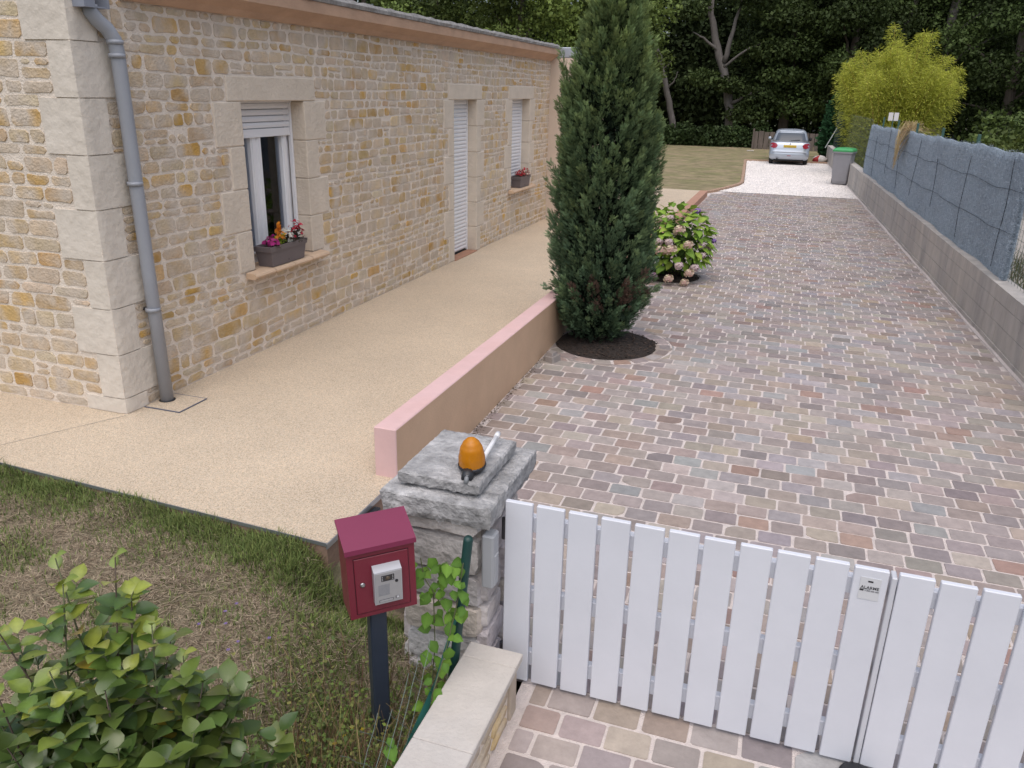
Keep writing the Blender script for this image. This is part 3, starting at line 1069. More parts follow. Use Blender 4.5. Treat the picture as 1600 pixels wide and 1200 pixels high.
# ------------------------------------------------------------------ concrete block wall on the right with its screen fence
WT = 0.50                                           # top of the wall
WD = Vector((-0.0383, 1, 0)).normalized()
WN = Vector((WD.y, -WD.x, 0))                       # points away from the driveway
W0 = Vector((wall_x(-1.2), -1.2, 0))
def wp(s, d, z):
    p = W0 + WD * s + WN * d
    return (p.x, p.y, z)
WL_ = 33.6
block_wall = thing('block_wall', (W0.x, W0.y, -0.14), 'long low wall of grey concrete blocks along the right side of the driveway', 'wall')
b = MB()
vs = [wp(s, d, z) for z in (-0.35, WT - 0.012) for (s, d) in ((0, 0.006), (WL_, 0.006), (WL_, 0.19), (0, 0.19))]
b.add(vs, [(3, 2, 1, 0), (4, 5, 6, 7), (0, 1, 5, 4), (1, 2, 6, 5), (2, 3, 7, 6), (3, 0, 4, 7)])
b.build('core', M_blockjoint, block_wall)
br = random.Random(8)
b2 = MB()
courses = [(-0.33, -0.065), (-0.065, 0.14), (0.14, 0.345), (0.345, WT)]
for ci, (z0, z1) in enumerate(courses):
    s = -0.25 * (ci % 2)
    L_ = 0.5 if ci < 3 else 0.5
    while s < WL_:
        a, c = max(s, 0) + 0.003, min(s + L_, WL_) - 0.003
        if c - a > 0.05:
            pr_ = br.uniform(-0.003, 0.002) - (0.004 if ci == 0 else 0) * 0
            o0 = -0.012 if ci == 0 else 0.0
            g = 0.0025
            vs = [wp(a, o0 + pr_, z0 + g), wp(c, o0 + pr_, z0 + g), wp(c, 0.196, z0 + g), wp(a, 0.196, z0 + g), wp(a, o0 + pr_, z1 - g), wp(c, o0 + pr_, z1 - g), wp(c, 0.196, z1 - g), wp(a, 0.196, z1 - g)]
            MB().add(vs, [(3, 2, 1, 0), (4, 5, 6, 7), (0, 1, 5, 4), (1, 2, 6, 5), (2, 3, 7, 6), (3, 0, 4, 7)], None).build('block', M_block, block_wall)
        s += L_
# mortar fillet along its foot
vs = []
n = 60
for i in range(n):
    s = WL_ * i / (n - 1)
    y_ = wp(s, 0, 0)[1]
    vs += [wp(s, -0.03 + br.uniform(-.008, .008), zp(y_) + 0.004), wp(s, -0.012, zp(y_) + 0.028 + br.uniform(-.004, .006)), wp(s, 0.02, zp(y_) + 0.02)]
MB().add(vs, [(3 * i + k, 3 * i + k + 1, 3 * i + k + 4, 3 * i + k + 3) for i in range(n - 1) for k in range(2)]).build('mortar_fillet', M_joint, block_wall)

# screen of blue-grey twigs tied to a wire fence
S0, S1 = 6.75, 20.85
screen = thing('screen_fence', wp(S0, 0.1, WT), 'blue-grey artificial twig screen tied to the wire fence above the block wall', 'fence')
def s_top(s):
    t = (s - S0) / (S1 - S0)
    return 1.82 - 0.13 * t + 0.012 * math.sin(s * 2.3) + 0.008 * math.sin(s * 7.1)
def s_d(s, z):
    return 0.10 + 0.015 * math.sin(s * 1.7 + z * 2) + 0.012 * math.sin(s * 4.3 - z * 3.1)
M_screen = mat('screen_fibre', (0.31, 0.375, 0.44), 0.9, 0.28, 30, 1.0, 80, stretch=(1, 1, 0.35))
nu, nv = 180, 14
vs = []
for side in (0, 0.03):
    for i in range(nu):
        s = S0 + (S1 - S0) * i / (nu - 1)
        for j in range(nv):
            z = WT - 0.01 + (s_top(s) - WT + 0.01) * j / (nv - 1)
            vs.append(wp(s + 0.006 * math.sin(z * 40), s_d(s, z) + side, z))
o = nu * nv
fs = []
for i in range(nu - 1):
    for j in range(nv - 1):
        q = (i * nv + j, (i + 1) * nv + j, (i + 1) * nv + j + 1, i * nv + j + 1)
        fs += [q, tuple(o + x for x in q[::-1])]
    fs += [(i * nv + nv - 1, (i + 1) * nv + nv - 1, o + (i + 1) * nv + nv - 1, o + i * nv + nv - 1)]
for i in (0, nu - 1):
    fs += [(i * nv + j, i * nv + j + 1, o + i * nv + j + 1, o + i * nv + j) for j in range(nv - 1)]
MB().add(vs, fs).build('screen_mat', M_screen, screen, smooth=True)
r2 = np.random.default_rng(12)
m_ = 70000
ss = S0 + (S1 - S0) * r2.random(m_) ** 1.25
zz = WT + (np.array([s_top(q) for q in ss]) - WT + 0.02) * r2.random(m_)
dd = np.array([s_d(a, c) for a, c in zip(ss, zz)]) - r2.uniform(0.0, 0.012, m_)
edge = r2.random(m_) < 0.12                          # ragged near end and top
ss[edge] = S0 - r2.uniform(-0.05, 0.03, edge.sum())
dd[edge] += r2.uniform(-0.01, 0.05, edge.sum())
pos = np.array([wp(a, d, c) for a, d, c in zip(ss, dd, zz)])
dirs = np.stack([r2.normal(0, 0.5, m_), r2.normal(0, 0.5, m_), r2.normal(0.2, 0.8, m_)], 1) - np.array([WN.x, WN.y, 0]) * 0.12
TW = np.array([(0, -0.07, 0), (1, 0, 0.05), (0, 0.07, 0)], np.float32)
v_, f_ = scatter(TW, np.array([(0, 1, 2)], np.int32), pos, rot_frames(dirs, unit(m_, r2) - np.array([WN.x, WN.y, 0]) * 1.5), r2.uniform(0.014, 0.036, m_))
cc = leaf_cols(m_, (0.39, 0.46, 0.53), 0.45, r2, hue=(0.19, 0.23, 0.28), k=3)
stuff(np_mesh('twig_ends', v_, f_, mat('twig_end', attr=True, rough=0.9), screen, cc))
for zf in (0.36, 0.70):
    pts = [wp(s, s_d(s, WT + (s_top(s) - WT) * zf) - 0.012, WT + (s_top(s) - WT) * zf + 0.008 * math.sin(s * 3)) for s in lspace(S0, S1, 60)]
    MB().tube(pts, 0.0032, 4).build('tie_wire', mat('dark_wire', (0.03, 0.04, 0.05), 0.6), screen)
k = 0
s = S0 + 0.55
while s < S1 - 0.2:
    z0, z1 = WT + br.uniform(0.02, 0.3), s_top(s) - br.uniform(0.05, 0.4)
    pts = [wp(s + 0.01 * math.sin(q * 9), s_d(s, q) - 0.008, q) for q in lspace(z0, z1, 8)]
    MB().tube(pts, 0.004, 4).build('seam', MATS['dark_wire'], screen)
    s += br.uniform(1.3, 2.2)
M_gpost = mat('green_post', (0.03, 0.085, 0.07), 0.5, 0.1, 5)
for q in range(12):
    s = 4.55 + 2.4 * q
    if s > WL_ - 1:
        break
    if s < S1:
        MB().box((-0.02, -0.02, 0), (0.02, 0.02, 1.42), M=Matrix.Translation(wp(s, 0.155, WT)), bev=0.004).build('post', M_gpost, screen)
# open wire mesh, before and beyond the screen
wm = MB()
for (a, c, st) in ((1.5, S0 + 0.05, 0.11), (S1, WL_ - 1, 0.3)):
    for z in lspace(WT + 0.04, WT + 1.3, 13 if st < 0.2 else 6):
        wm.tube([wp(a, 0.14, z), wp(c, 0.14, z)], 0.0028 if st < .2 else 0.004, 3, cap=False)
    s = a
    while s < c:
        wm.tube([wp(s, 0.14, WT), wp(s, 0.14, WT + 1.34)], 0.0024 if st < .2 else 0.004, 3, cap=False)
        s += st
stuff(wm.build('wire_mesh', mat('mesh_wire', (0.16, 0.2, 0.18), 0.5, metallic=0.4), screen))

# neighbour's yard seen past the end of the screen
b = MB()
b.add([(wall_x(-4) + 0.12, -4, 0.05), (40, -4, 0.05), (40, 20.5, 0.05), (wall_x(20.5) + 0.12, 20.5, 0.05)], [(0, 1, 2, 3)])
struct(b.build('neighbour_yard', M_yard))

# ------------------------------------------------------------------ white slatted gate, two leaves
M_gate = mat('white_gate', (0.66, 0.675, 0.73), 0.45, 0.04, 3.5, 0.02, 60, color2=(0.635, 0.65, 0.705))
GY = -1.474
def gate_leaf(x0, n, label, extra):
    g = thing('gate_leaf', (x0, GY, zp(GY)), label, 'gate', 'white driveway gate leaves')
    gr = random.Random(int(x0 * 10))
    for k in range(n):
        xa = x0 + 0.1397 * k
        dz = gr.uniform(-0.002, 0.002)
        MB().box((xa, GY, -0.231 + dz), (xa + 0.1215, GY + 0.024, 0.685 - 0.006 * (xa - 3.5) + dz), bev=0.003).build('slat', M_gate, g)
    xe = x0 + 0.1397 * (n - 1) + 0.1215
    for zc in (0.615, 0.252, -0.082):
        MB().box((x0, GY + 0.026, zc - 0.075), (xe, GY + 0.062, zc), bev=0.003).build('rail', M_gate, g)
    if extra:
        MB().box((x0 - 0.024, GY + 0.001, -0.23), (x0 - 0.004, GY + 0.06, 0.655), bev=0.003).build('closing_strip', mat('grey_strip', (0.55, 0.56, 0.60), 0.4), g)
    return g
leafA = gate_leaf(3.503, 11, 'white slatted gate leaf beside the stone pillar, with the small alarm sticker', False)
leafB = gate_leaf(5.056, 11, 'white slatted gate leaf at the right edge with a grey closing strip', True)
for xx in (3.47,):
    for zz in (0.53, -0.12):
        MB().tube([(xx + 0.02, GY + 0.035, zz - 0.05), (xx + 0.02, GY + 0.035, zz + 0.05)], 0.014, 8).build('hinge', mat('hinge_metal', (0.1, 0.1, 0.11), 0.4, metallic=0.8), leafA)
# alarm sticker on the eleventh slat
xs_ = 3.503 + 0.1397 * 10
stk = MB().box((xs_ + 0.026, GY - 0.0022, 0.545), (xs_ + 0.099, GY - 0.0002, 0.640)).build('alarm_sticker', mat('sticker', (0.60, 0.61, 0.63), 0.35), None)
tag(stk, 'small pale alarm sticker on the white gate slat', 'sticker')
def text(body, size, loc, rot, m, name, parent=None, align='CENTER', sx=1.0):
    c = bpy.data.curves.new(name, 'FONT')
    c.body = body
    c.size = size
    c.align_x = align
    c.extrude = 0.0003
    c.offset = size * 0.004
    c.materials.append(m)
    o = bpy.data.objects.new(name, c)
    COL.objects.link(o)
    off = Vector(list(parent['_loc'])) if parent is not None else Vector((0, 0, 0))
    o.location = Vector(loc) - off
    o.rotation_euler = rot
    o.scale = (sx, 1, 1)
    if parent is not None:
        o.parent = parent
    me = bpy.data.meshes.new_from_object(o)
    m_o = bpy.data.objects.new(name, me)
    COL.objects.link(m_o)
    m_o.location, m_o.rotation_euler, m_o.scale, m_o.parent = o.location, rot, (sx, 1, 1), parent
    bpy.data.objects.remove(o)
    return m_o
M_ink = mat('black_ink', (0.015, 0.015, 0.02), 0.5)
text('ALARME', 0.0175, (xs_ + 0.0635, GY - 0.003, 0.592), (R(90), 0, 0), M_ink, 'lettering', stk, sx=1.0)
b = MB()
b.box((xs_ + 0.0535, GY - 0.0032, 0.621), (xs_ + 0.0715, GY - 0.0024, 0.6275))
b.box((xs_ + 0.030, GY - 0.0032, 0.5905), (xs_ + 0.068, GY - 0.0024, 0.5912))
b.box((xs_ + 0.029, GY - 0.0032, 0.581), (xs_ + 0.043, GY - 0.0024, 0.5885), bev=0.0004)
b.build('emblem', M_ink, stk)
text('0 800 000 000', 0.0085, (xs_ + 0.0715, GY - 0.003, 0.5815), (R(90), 0, 0), mat('grey_ink', (0.12, 0.12, 0.14), 0.6), 'phone_number', stk, sx=1.0)
# stop in the ground between the leaves
gs = MB()
gs.lathe([(0.075, 0), (0.07, 0.02), (0.05, 0.032), (0.0, 0.036)], 16, Matrix.Translation((5.045, GY - 0.06, zp(GY) - 0.002)))
tag(gs.build('gate_stop', mat('black_rubber', (0.02, 0.02, 0.024), 0.6), smooth=True), 'round black gate stop on the paving under the gate', 'gate stop')

# ------------------------------------------------------------------ stone gate pillar
M_pillar = mat('pillar_stone', attr=True, rough=0.95, var=0.25, scale=14, bump=1.0, bscale=26, detail=8)
M_cap = mat('cap_stone', (0.44, 0.43, 0.43), 0.95, 0.5, 15, 1.0, 34, color2=(0.29, 0.285, 0.285), detail=10)
PX0, PX1, PY0, PY1 = 3.045, 3.435, -1.555, -1.08
pillar = thing('gate_pillar', (3.24, -1.32, zp(-1.3)), 'rough grey stone gate pillar with a two-step slab cap', 'pillar')
MB().box((PX0 + 0.02, PY0 + 0.02, -0.4), (PX1 - 0.02, PY1 - 0.02, 0.6)).build('core', mat('pillar_mortar', (0.36, 0.32, 0.29), 0.95, 0.25, 12, 0.6, 50), pillar)
ptr = random.Random(31)
PC = [lin(x) for x in ('bdb7b4', 'c6c0bb', 'b2acaa', 'bdb3a8', 'c8c2bd')]
faces_ = [((PX0, PX1), lambda u, v, d: (u, PY0 + 0.02 - d, v), False), ((PY0, PY1), lambda u, v, d: (PX1 - 0.02 + d, u, v), False),
          ((-PX1, -PX0), lambda u, v, d: (-u, PY1 - 0.02 + d, v), False), ((-PY1, -PY0), lambda u, v, d: (PX0 + 0.02 - d, -u, v), False)]
for (u0, u1), mp_, flip in faces_:
    for p in rubble(u0 + 0.004, u1 - 0.004, -0.3, 0.60, [], ptr, 0.13, 0.2, 0.16, 0.3, joint=0.012, wave=0.008, split=0.0):
        vs, fs = stone_mesh(rounded(p, 0.02, ptr, per=2, wob=0.003)[::1], mp_, -0.01, 0.034 + ptr.uniform(-0.008, 0.008), 0.012, ptr, dome=0.005, tilt=0.03)
        MB().add(vs, fs, jit(ptr.choice(PC), 0.12, ptr)).build('stone', M_pillar, pillar, smooth=False, colors=True)
def rough_slab(x0, x1, y0, y1, z0, z1, seed, amp=0.012):
    """slab with a flat top and rock-faced edges"""
    r = random.Random(seed)
    per = []
    n = 26
    for k in range(n):
        per.append((x0 + (x1 - x0) * k / n, y0))
    for k in range(n):
        per.append((x1, y0 + (y1 - y0) * k / n))
    for k in range(n):
        per.append((x1 - (x1 - x0) * k / n, y1))
    for k in range(n):
        per.append((x0, y1 - (y1 - y0) * k / n))
    levels = [(z0, 0.03, 0.4), (z0 + 0.012, 0.010, 1), (z0 + (z1 - z0) * 0.35, -0.002, 1.3), (z0 + (z1 - z0) * 0.7, -0.003, 1.2), (z1 - 0.008, 0.0, 0.6), (z1, 0.007, 0.4), (z1 + 0.0005, 0.03, 0.1), (z1 + 0.001, 0.10, 0)]
    vs, fs = [], []
    m = len(per)
    for li, (z, ins, a) in enumerate(levels):
        for k, (x, y) in enumerate(per):
            w = ins + amp * a * (0.45 * math.sin(k * 1.7 + seed + li * 1.3) + 0.35 * math.sin(k * 0.61 + seed * 2 - li) + r.uniform(-0.7, 0.7))
            nx_ = min(max(x, x0 + w), x1 - w)
            ny_ = min(max(y, y0 + w), y1 - w)
            vs.append((nx_, ny_, z + (r.uniform(-0.005, 0.005) * a)))
    for li in range(len(levels) - 1):
        for k in range(m):
            k2 = (k + 1) % m
            fs.append((li * m + k, li * m + k2, (li + 1) * m + k2, (li + 1) * m + k))
    fs.append(tuple(range(m - 1, -1, -1)))
    fs.append(tuple((len(levels) - 1) * m + k for k in range(m)))
    return MB().add(vs, fs)
rough_slab(2.985, 3.495, -1.632, -1.0, 0.605, 0.72, 5, 0.007).build('cap_slab', M_cap, pillar)
rough_slab(3.045, 3.42, -1.572, -1.085, 0.723, 0.792, 6, 0.005).build('cap_slab', M_cap, pillar)
# grey housing on the gate side of the pillar
hb = MB()
hb.box((3.44, -1.595, 0.31), (3.494, -1.52, 0.57), bev=0.008)
hb.box((3.485, -1.582, 0.32), (3.499, -1.535, 0.47), bev=0.004)
tag(hb.build('gate_sensor', mat('grey_housing', (0.34, 0.35, 0.37), 0.5, 0.05, 4)), 'slim grey housing on the pillar face beside the gate', 'sensor box')

# flashing beacon with aerial on the cap
bc = thing('warning_beacon', (3.345, -1.47, 0.795), 'orange flashing beacon on a black base standing on the pillar cap', 'beacon')
Mb = Matrix.Translation((3.345, -1.46, 0.793)) @ Matrix.Rotation(R(6), 4, 'X')
dome = [(0.056, 0.03), (0.0565, 0.045), (0.056, 0.07), (0.053, 0.095), (0.046, 0.12), (0.035, 0.142), (0.02, 0.157), (0.006, 0.163)]
prof2 = [(0.0, 0.0), (0.03, 0.0), (0.048, 0.008), (0.06, 0.024), (0.061, 0.036), (0.054, 0.038)]
MB().lathe(prof2, 24, Mb).build('base', mat('black_plastic', (0.02, 0.022, 0.026), 0.4), bc, smooth=True)
M_amber = mat('amber_plastic', (0.66, 0.25, 0.012), 0.22, 0.12, 20, 0.0, translucent=0.25)
fr_ = []
for i, (rr, z) in enumerate(dome):
    fr_.append((rr, z))
lens_b = MB()
n = 48
vs, fs = [], []
full = []
for i in range(len(dome) - 1):
    (r0, z0), (r1, z1) = dome[i], dome[i + 1]
    for q in range(4):
        t = q / 4
        full.append((r0 + (r1 - r0) * t, z0 + (z1 - z0) * t))
full.append(dome[-1])
for (rr, z) in full:
    for k in range(n):
        an = 2 * math.pi * k / n
        rib = 0.0012 * (1 if k % 2 else -1) if z < 0.085 else 0.0
        if 0.085 < z < 0.125:
            rib = 0.0009 * math.sin(z * 900)
        vs.append(Mb @ Vector(((rr + rib) * math.cos(an), (rr + rib) * math.sin(an), z)))
for i in range(len(full) - 1):
    for k in range(n):
        k2 = (k + 1) % n
        fs.append((i * n + k, i * n + k2, (i + 1) * n + k2, (i + 1) * n + k))
fs.append(tuple((len(full) - 1) * n + k for k in range(n)))
lens_b.add(vs, fs).build('lens', M_amber, bc, smooth=True)
MB().tube([(3.345, -1.50, 0.806), (3.352, -1.535, 0.803), (3.356, -1.556, 0.796)], [0.03, 0.027, 0.022], 12).build('cable_gland', MATS['black_plastic'], bc, smooth=True)
MB().tube([(3.357, -1.552, 0.812), (3.36, -1.566, 0.802), (3.358, -1.570, 0.787)], 0.010, 8).build('cable_ring', mat('grey_plastic', (0.2, 0.21, 0.22), 0.5), bc, smooth=True)
MB().tube([(3.375, -1.42, 0.832), (3.36, -1.26, 0.835), (3.352, -1.175, 0.837)], 0.0105, 10).build('aerial', mat('white_plastic', (0.75, 0.75, 0.76), 0.4), bc, smooth=True)
MB().tube([(3.3525, -1.18, 0.837), (3.348, -1.14, 0.838)], 0.013, 10).build('aerial_cap', MATS['white_plastic'], bc, smooth=True)

# ------------------------------------------------------------------ low wall with white coping in front of the pillar
fw = thing('front_wall', (3.52, -2.4, zp(-2)), 'low stone front wall with a broad white coping, next to the mailbox', 'wall')
fx0, fx1, fz = 3.40, 3.645, 0.035
MB().box((fx0 + 0.03, -4.2, -0.45), (fx1 - 0.035, -1.64, fz - 0.035)).build('wall', M_mortar, fw)
fr2 = random.Random(77)
for p in rubble(-4.2, -1.72, -0.26, fz - 0.05, [], fr2, 0.06, 0.10, 0.12, 0.3, joint=0.018, wave=0.004, split=0):
    vs, fs = stone_mesh(p, lambda u, v, d: (fx1 - 0.035 + d, u, v), -0.01, 0.008 + fr2.uniform(-.003, .004), 0.01, fr2)
    MB().add(vs, fs, stone_col(fr2, 0.2)).build('stone', M_stone, fw, smooth=True, colors=True)
M_wcop = mat('white_coping', (0.53, 0.50, 0.475), 0.85, 0.10, 6, 0.25, 70, color2=(0.50, 0.46, 0.42))
yy = -1.612
for L_ in (0.10, 0.50, 0.50, 0.5, 0.5, 0.5):
    MB().box((fx0, yy - L_ + 0.0015, fz - 0.036), (fx1, yy, fz), bev=0.004).build('coping_slab', M_wcop, fw)
    yy -= L_
MB().box((fx1 - 0.075, -1.71, -0.3), (fx1 - 0.02, -1.63, fz - 0.037), bev=0.005).build('end_pier', mat('beige_render', (0.42, 0.35, 0.28), 0.9, 0.12, 8, 0.3, 60), fw)

# ------------------------------------------------------------------ red mailbox with intercom
M_red = mat('burgundy_paint', (0.17, 0.013, 0.030), 0.38, 0.06, 5, 0.03, 120)
mb = thing('mailbox', (3.2, -1.9, -0.28), 'burgundy metal mailbox with sloping roof on a dark post', 'mailbox')
A_, B_ = Vector((3.045, -2.018, 0)), Vector((3.268, -1.868, 0))
ang = math.atan2(B_.y - A_.y, B_.x - A_.x)
ang += R(8)
MM = Matrix.Translation((A_.x + 0.004, A_.y - 0.004, 0.335)) @ Matrix.Rotation(ang, 4, 'Z') @ Matrix.Rotation(R(-1.5), 4, 'Y') @ Matrix.Rotation(R(0), 4, 'X')
W_, H_, D_ = 0.274, 0.315, 0.14
# body with a slanting top
def prism(pts_yz, x0, x1):
    n = len(pts_yz)
    vs = [(x0, y, z) for y, z in pts_yz] + [(x1, y, z) for y, z in pts_yz]
    fs = [(i, (i + 1) % n, n + (i + 1) % n, n + i) for i in range(n)] + [tuple(range(n - 1, -1, -1)), tuple(range(n, 2 * n))]
    return vs, fs
vs, fs = prism([(0, 0), (D_, 0), (D_, H_ + 0.055), (0, H_)], 0, W_)
MB().add([MM @ Vector(v) for v in vs], fs).build('body', M_red, mb)
vs, fs = prism([(-0.014, H_ - 0.014), (-0.009, H_ - 0.016), (-0.008, H_ - 0.004), (D_ + 0.012, H_ + 0.052), (D_ + 0.012, H_ + 0.064), (-0.012, H_ + 0.006)], -0.006, W_ + 0.006)
M_red2 = mat('burgundy_sky_tint', (0.185, 0.02, 0.062), 0.42, 0.05, 6, 0.03, 120)  # body red made lighter and more purple: sky reflection put into the colour
MB().add([MM @ Vector(v) for v in vs], fs).build('roof', M_red2, mb)
b = MB()
b.box((0.028, -0.0045, 0.022), (W_ - 0.028, 0.0, H_ - 0.042), M=MM, bev=0.002)
b.build('door', M_red, mb)
b = MB()
for (x0, x1, z0, z1) in ((0.026, W_ - 0.026, 0.0195, 0.022), (0.026, W_ - 0.026, H_ - 0.042, H_ - 0.0395), (0.0255, 0.028, 0.022, H_ - 0.042), (W_ - 0.028, W_ - 0.0255, 0.022, H_ - 0.042)):
    b.box((x0, -0.0012, z0), (x1, -0.0004, z1), M=MM)
b.build('door_gap', mat('dark_red_gap', (0.03, 0.004, 0.008), 0.7), mb)
lk = MB()
ML = MM @ Matrix.Translation((0.056, -0.0045, 0.155)) @ Matrix.Rotation(R(90), 4, 'X')
lk.lathe([(0.0105, 0), (0.0105, 0.003), (0.008, 0.006), (0.004, 0.0065), (0.0, 0.0065)], 16, ML)
lk.build('lock', mat('steel', (0.45, 0.45, 0.46), 0.3, metallic=0.9), mb, smooth=True)
MB().box((0.085, 0.03, -0.9), (0.155, 0.10, -0.001), M=Matrix.Translation((A_.x, A_.y, 0.335)) @ Matrix.Rotation(ang, 4, 'Z'), bev=0.006).build('post', mat('anthracite', (0.028, 0.038, 0.06), 0.4, 0.08, 6), mb)
ic = thing('intercom', MM @ Vector((0.13, -0.03, 0.1)), 'silver door intercom panel with camera and speaker grille on the mailbox', 'intercom')
M_silver = mat('silver_panel', (0.40, 0.40, 0.41), 0.38, 0.03, 30, metallic=0.35)
vs, fs = prism([(-0.004, 0.064), (-0.004, 0.232), (-0.040, 0.216), (-0.030, 0.064)], 0.096, 0.208)
MB().add([MM @ Vector(v) for v in vs], fs).build('housing', mat('silver_case', (0.46, 0.47, 0.50), 0.35, metallic=0.3), ic)
# the sloped front panel
t_ = math.atan2(0.010, 0.152)
MF = MM @ Matrix.Translation((0.096, -0.030, 0.064)) @ Matrix.Rotation(t_, 4, 'X')
def plate(x0, x1, z0, z1, d0, d1, m, name):
    MB().box((x0, -d1, z0), (x1, -d0, z1), M=MF, bev=0.0008).build(name, m, ic)
plate(0.004, 0.108, 0.003, 0.149, 0.0, 0.002, M_silver, 'front_panel')
plate(0.028, 0.080, 0.108, 0.136, 0.002, 0.0028, mat('camera_window', (0.03, 0.03, 0.033), 0.2), 'camera_window')
MB().lathe([(0.009, 0), (0.009, 0.0018), (0.004, 0.0028), (0, 0.003)], 14, MF @ Matrix.Translation((0.054, -0.0028, 0.122)) @ Matrix.Rotation(R(90), 4, 'X')).build('camera_lens', mat('lens_brown', (0.10, 0.075, 0.05), 0.15), ic, smooth=True)
for sx_ in (0.032, 0.074):
    for zz in (0.114, 0.122, 0.130):
        plate(sx_ - 0.002, sx_ + 0.002, zz - 0.002, zz + 0.002, 0.0028, 0.0034, M_silver, 'infrared_led')
MB().lathe([(0.0065, 0), (0.0065, 0.002), (0, 0.002)], 14, MF @ Matrix.Translation((0.089, -0.002, 0.100)) @ Matrix.Rotation(R(90), 4, 'X')).build('sensor', M_ink, ic)
for k in range(11):
    plate(0.014, 0.060, 0.042 + k * 0.0048, 0.0442 + k * 0.0048, 0.002, 0.0024, mat('grille', (0.22, 0.22, 0.235), 0.5), 'grille_slot')
plate(0.016, 0.074, 0.010, 0.022, 0.002, 0.0026, mat('name_frame', (0.08, 0.08, 0.09), 0.4), 'name_plate')
plate(0.018, 0.072, 0.012, 0.020, 0.0026, 0.0032, M_silver, 'name_plate')
plate(0.082, 0.098, 0.014, 0.027, 0.002, 0.0034, mat('button_frame', (0.16, 0.16, 0.17), 0.4), 'call_button')
plate(0.087, 0.096, 0.017, 0.025, 0.0034, 0.004, mat('button', (0.6, 0.6, 0.62), 0.4), 'call_button')

# black wall lamp on the terrace side
wl_b = MB().box((2.356, -0.71, -0.10), (2.40, -0.55, -0.035), bev=0.005)
tag(wl_b.build('side_lamp', MATS['black_plastic']), 'small black lamp fixed to the brown terrace side behind the mailbox', 'lamp')
# spare sett lying by the planting bed
sp = MB()
spr = random.Random(2)
vs, fs = stone_mesh(rounded([(2.40, 2.84), (2.52, 2.79), (2.56, 2.93), (2.44, 2.98)], 0.012, spr), lambda u, v, d: (u, v, zp(v) + d), 0.0, 0.055, 0.008, spr, tilt=0.08)
sp.add(vs, fs, lin('8f8884'))
vs, fs = stone_mesh(rounded([(2.41, 2.87), (2.50, 2.83), (2.53, 2.93), (2.44, 2.97)], 0.012, spr), lambda u, v, d: (u, v, zp(v) + d), 0.05, 0.085, 0.008, spr, tilt=0.08)
sp.add(vs, fs, lin('928b88'))
tag(sp.build('loose_sett', M_pave, colors=True), 'loose grey sett lying at the edge of the cypress bed', 'stone')

# ------------------------------------------------------------------ plants
M_leaf = mat('leaf', attr=True, rough=0.6, spec=0.18, translucent=0.22)
M_leafdull = mat('leaf_dull', attr=True, rough=0.8, spec=0.1, translucent=0.15)
M_bark = mat('bark', (0.11, 0.09, 0.075), 0.95, 0.35, 9, 0.8, 20, stretch=(1, 1, 0.25))
M_palebark = mat('pale_bark', (0.15, 0.135, 0.125), 0.95, 0.3, 8, 0.8, 18, stretch=(1, 1, 0.25))
M_stem = mat('green_stem', (0.10, 0.11, 0.05), 0.7, 0.2, 9)
M_twig = mat('brown_twig', (0.085, 0.06, 0.045), 0.8, 0.2, 9)

# --- columnar conifer beside the low wall
cyp = thing('columnar_cypress', (2.76, 3.68, zp(3.68)), 'tall dense dark green columnar cypress in the round soil bed', 'tree')
r2 = np.random.default_rng(99)
prof_z = [-0.12, 0.0, 0.15, 0.4, 0.9, 1.5, 2.0, 2.4, 2.7, 3.0, 3.25, 3.45]
prof_r = [0.22, 0.33, 0.42, 0.485, 0.53, 0.535, 0.50, 0.425, 0.335, 0.22, 0.11, 0.03]
def feather(pairs=5):
    vs, fs = [], []
    for k in range(pairs):
        x = 0.12 + 0.72 * k / (pairs - 1)
        w = 0.34 * (1 - 0.55 * k / pairs)
        for s in (-1, 1):
            o = len(vs)
            vs += [(x - 0.06, 0, 0), (x + 0.16, s * w, 0.06), (x + 0.10, 0, 0.0)]
            fs.append((o, o + 1, o + 2))
    o = len(vs)
    vs += [(0.0, -0.05, 0), (0.0, 0.05, 0), (1.05, 0, 0.05)]
    fs.append((o, o + 1, o + 2))
    return np.array(vs, np.float32), np.array(fs, np.int32)
FV, FF = feather(5)
P_, D_a, S_a, C_a = [], [], [], []
tips = []
n_pl = 1250
for i in range(n_pl):
    z = -0.08 + 3.35 * (i + r2.random()) / n_pl
    a = i * 2.39996 + r2.normal(0, 0.25)
    rr = np.interp(z, prof_z, prof_r) * (1 + 0.10 * math.sin(a * 3 + z * 4) + 0.06 * math.sin(a * 7 - z * 9)) * r2.uniform(0.80, 1.07)
    if z > 2.0 and math.cos(a - 3.5) > 0.3:
        rr *= 1 - 0.30 * min(1, (z - 2.0) / 0.4) * math.cos(a - 3.5)
    tips.append((z, a, rr, r2.uniform(0.16, 0.32) * (0.7 + 0.3 * min(1, rr / 0.4)), 0))
for (z, a, rr, L_) in [(2.42, 3.35, 0.50, 0.34), (2.25, 3.3, 0.52, 0.3), (2.1, 3.4, 0.54, 0.3), (2.3, 3.5, 0.5, 0.3), (2.5, 3.9, 0.3, 0.4), (2.5, -0.1, 0.33, 0.4), (2.6, 0.3, 0.24, 0.42), (2.4, -0.4, 0.42, 0.36), (2.2, 3.3, 0.47, 0.3), (2.9, 4.4, 0.12, 0.45), (3.05, 5.5, 0.05, 0.45), (2.9, 5.0, 0.15, 0.4), (2.95, 0.6, 0.14, 0.4), (2.8, 2.2, 0.2, 0.4)]:
    tips.append((z, a, rr, L_, 1))
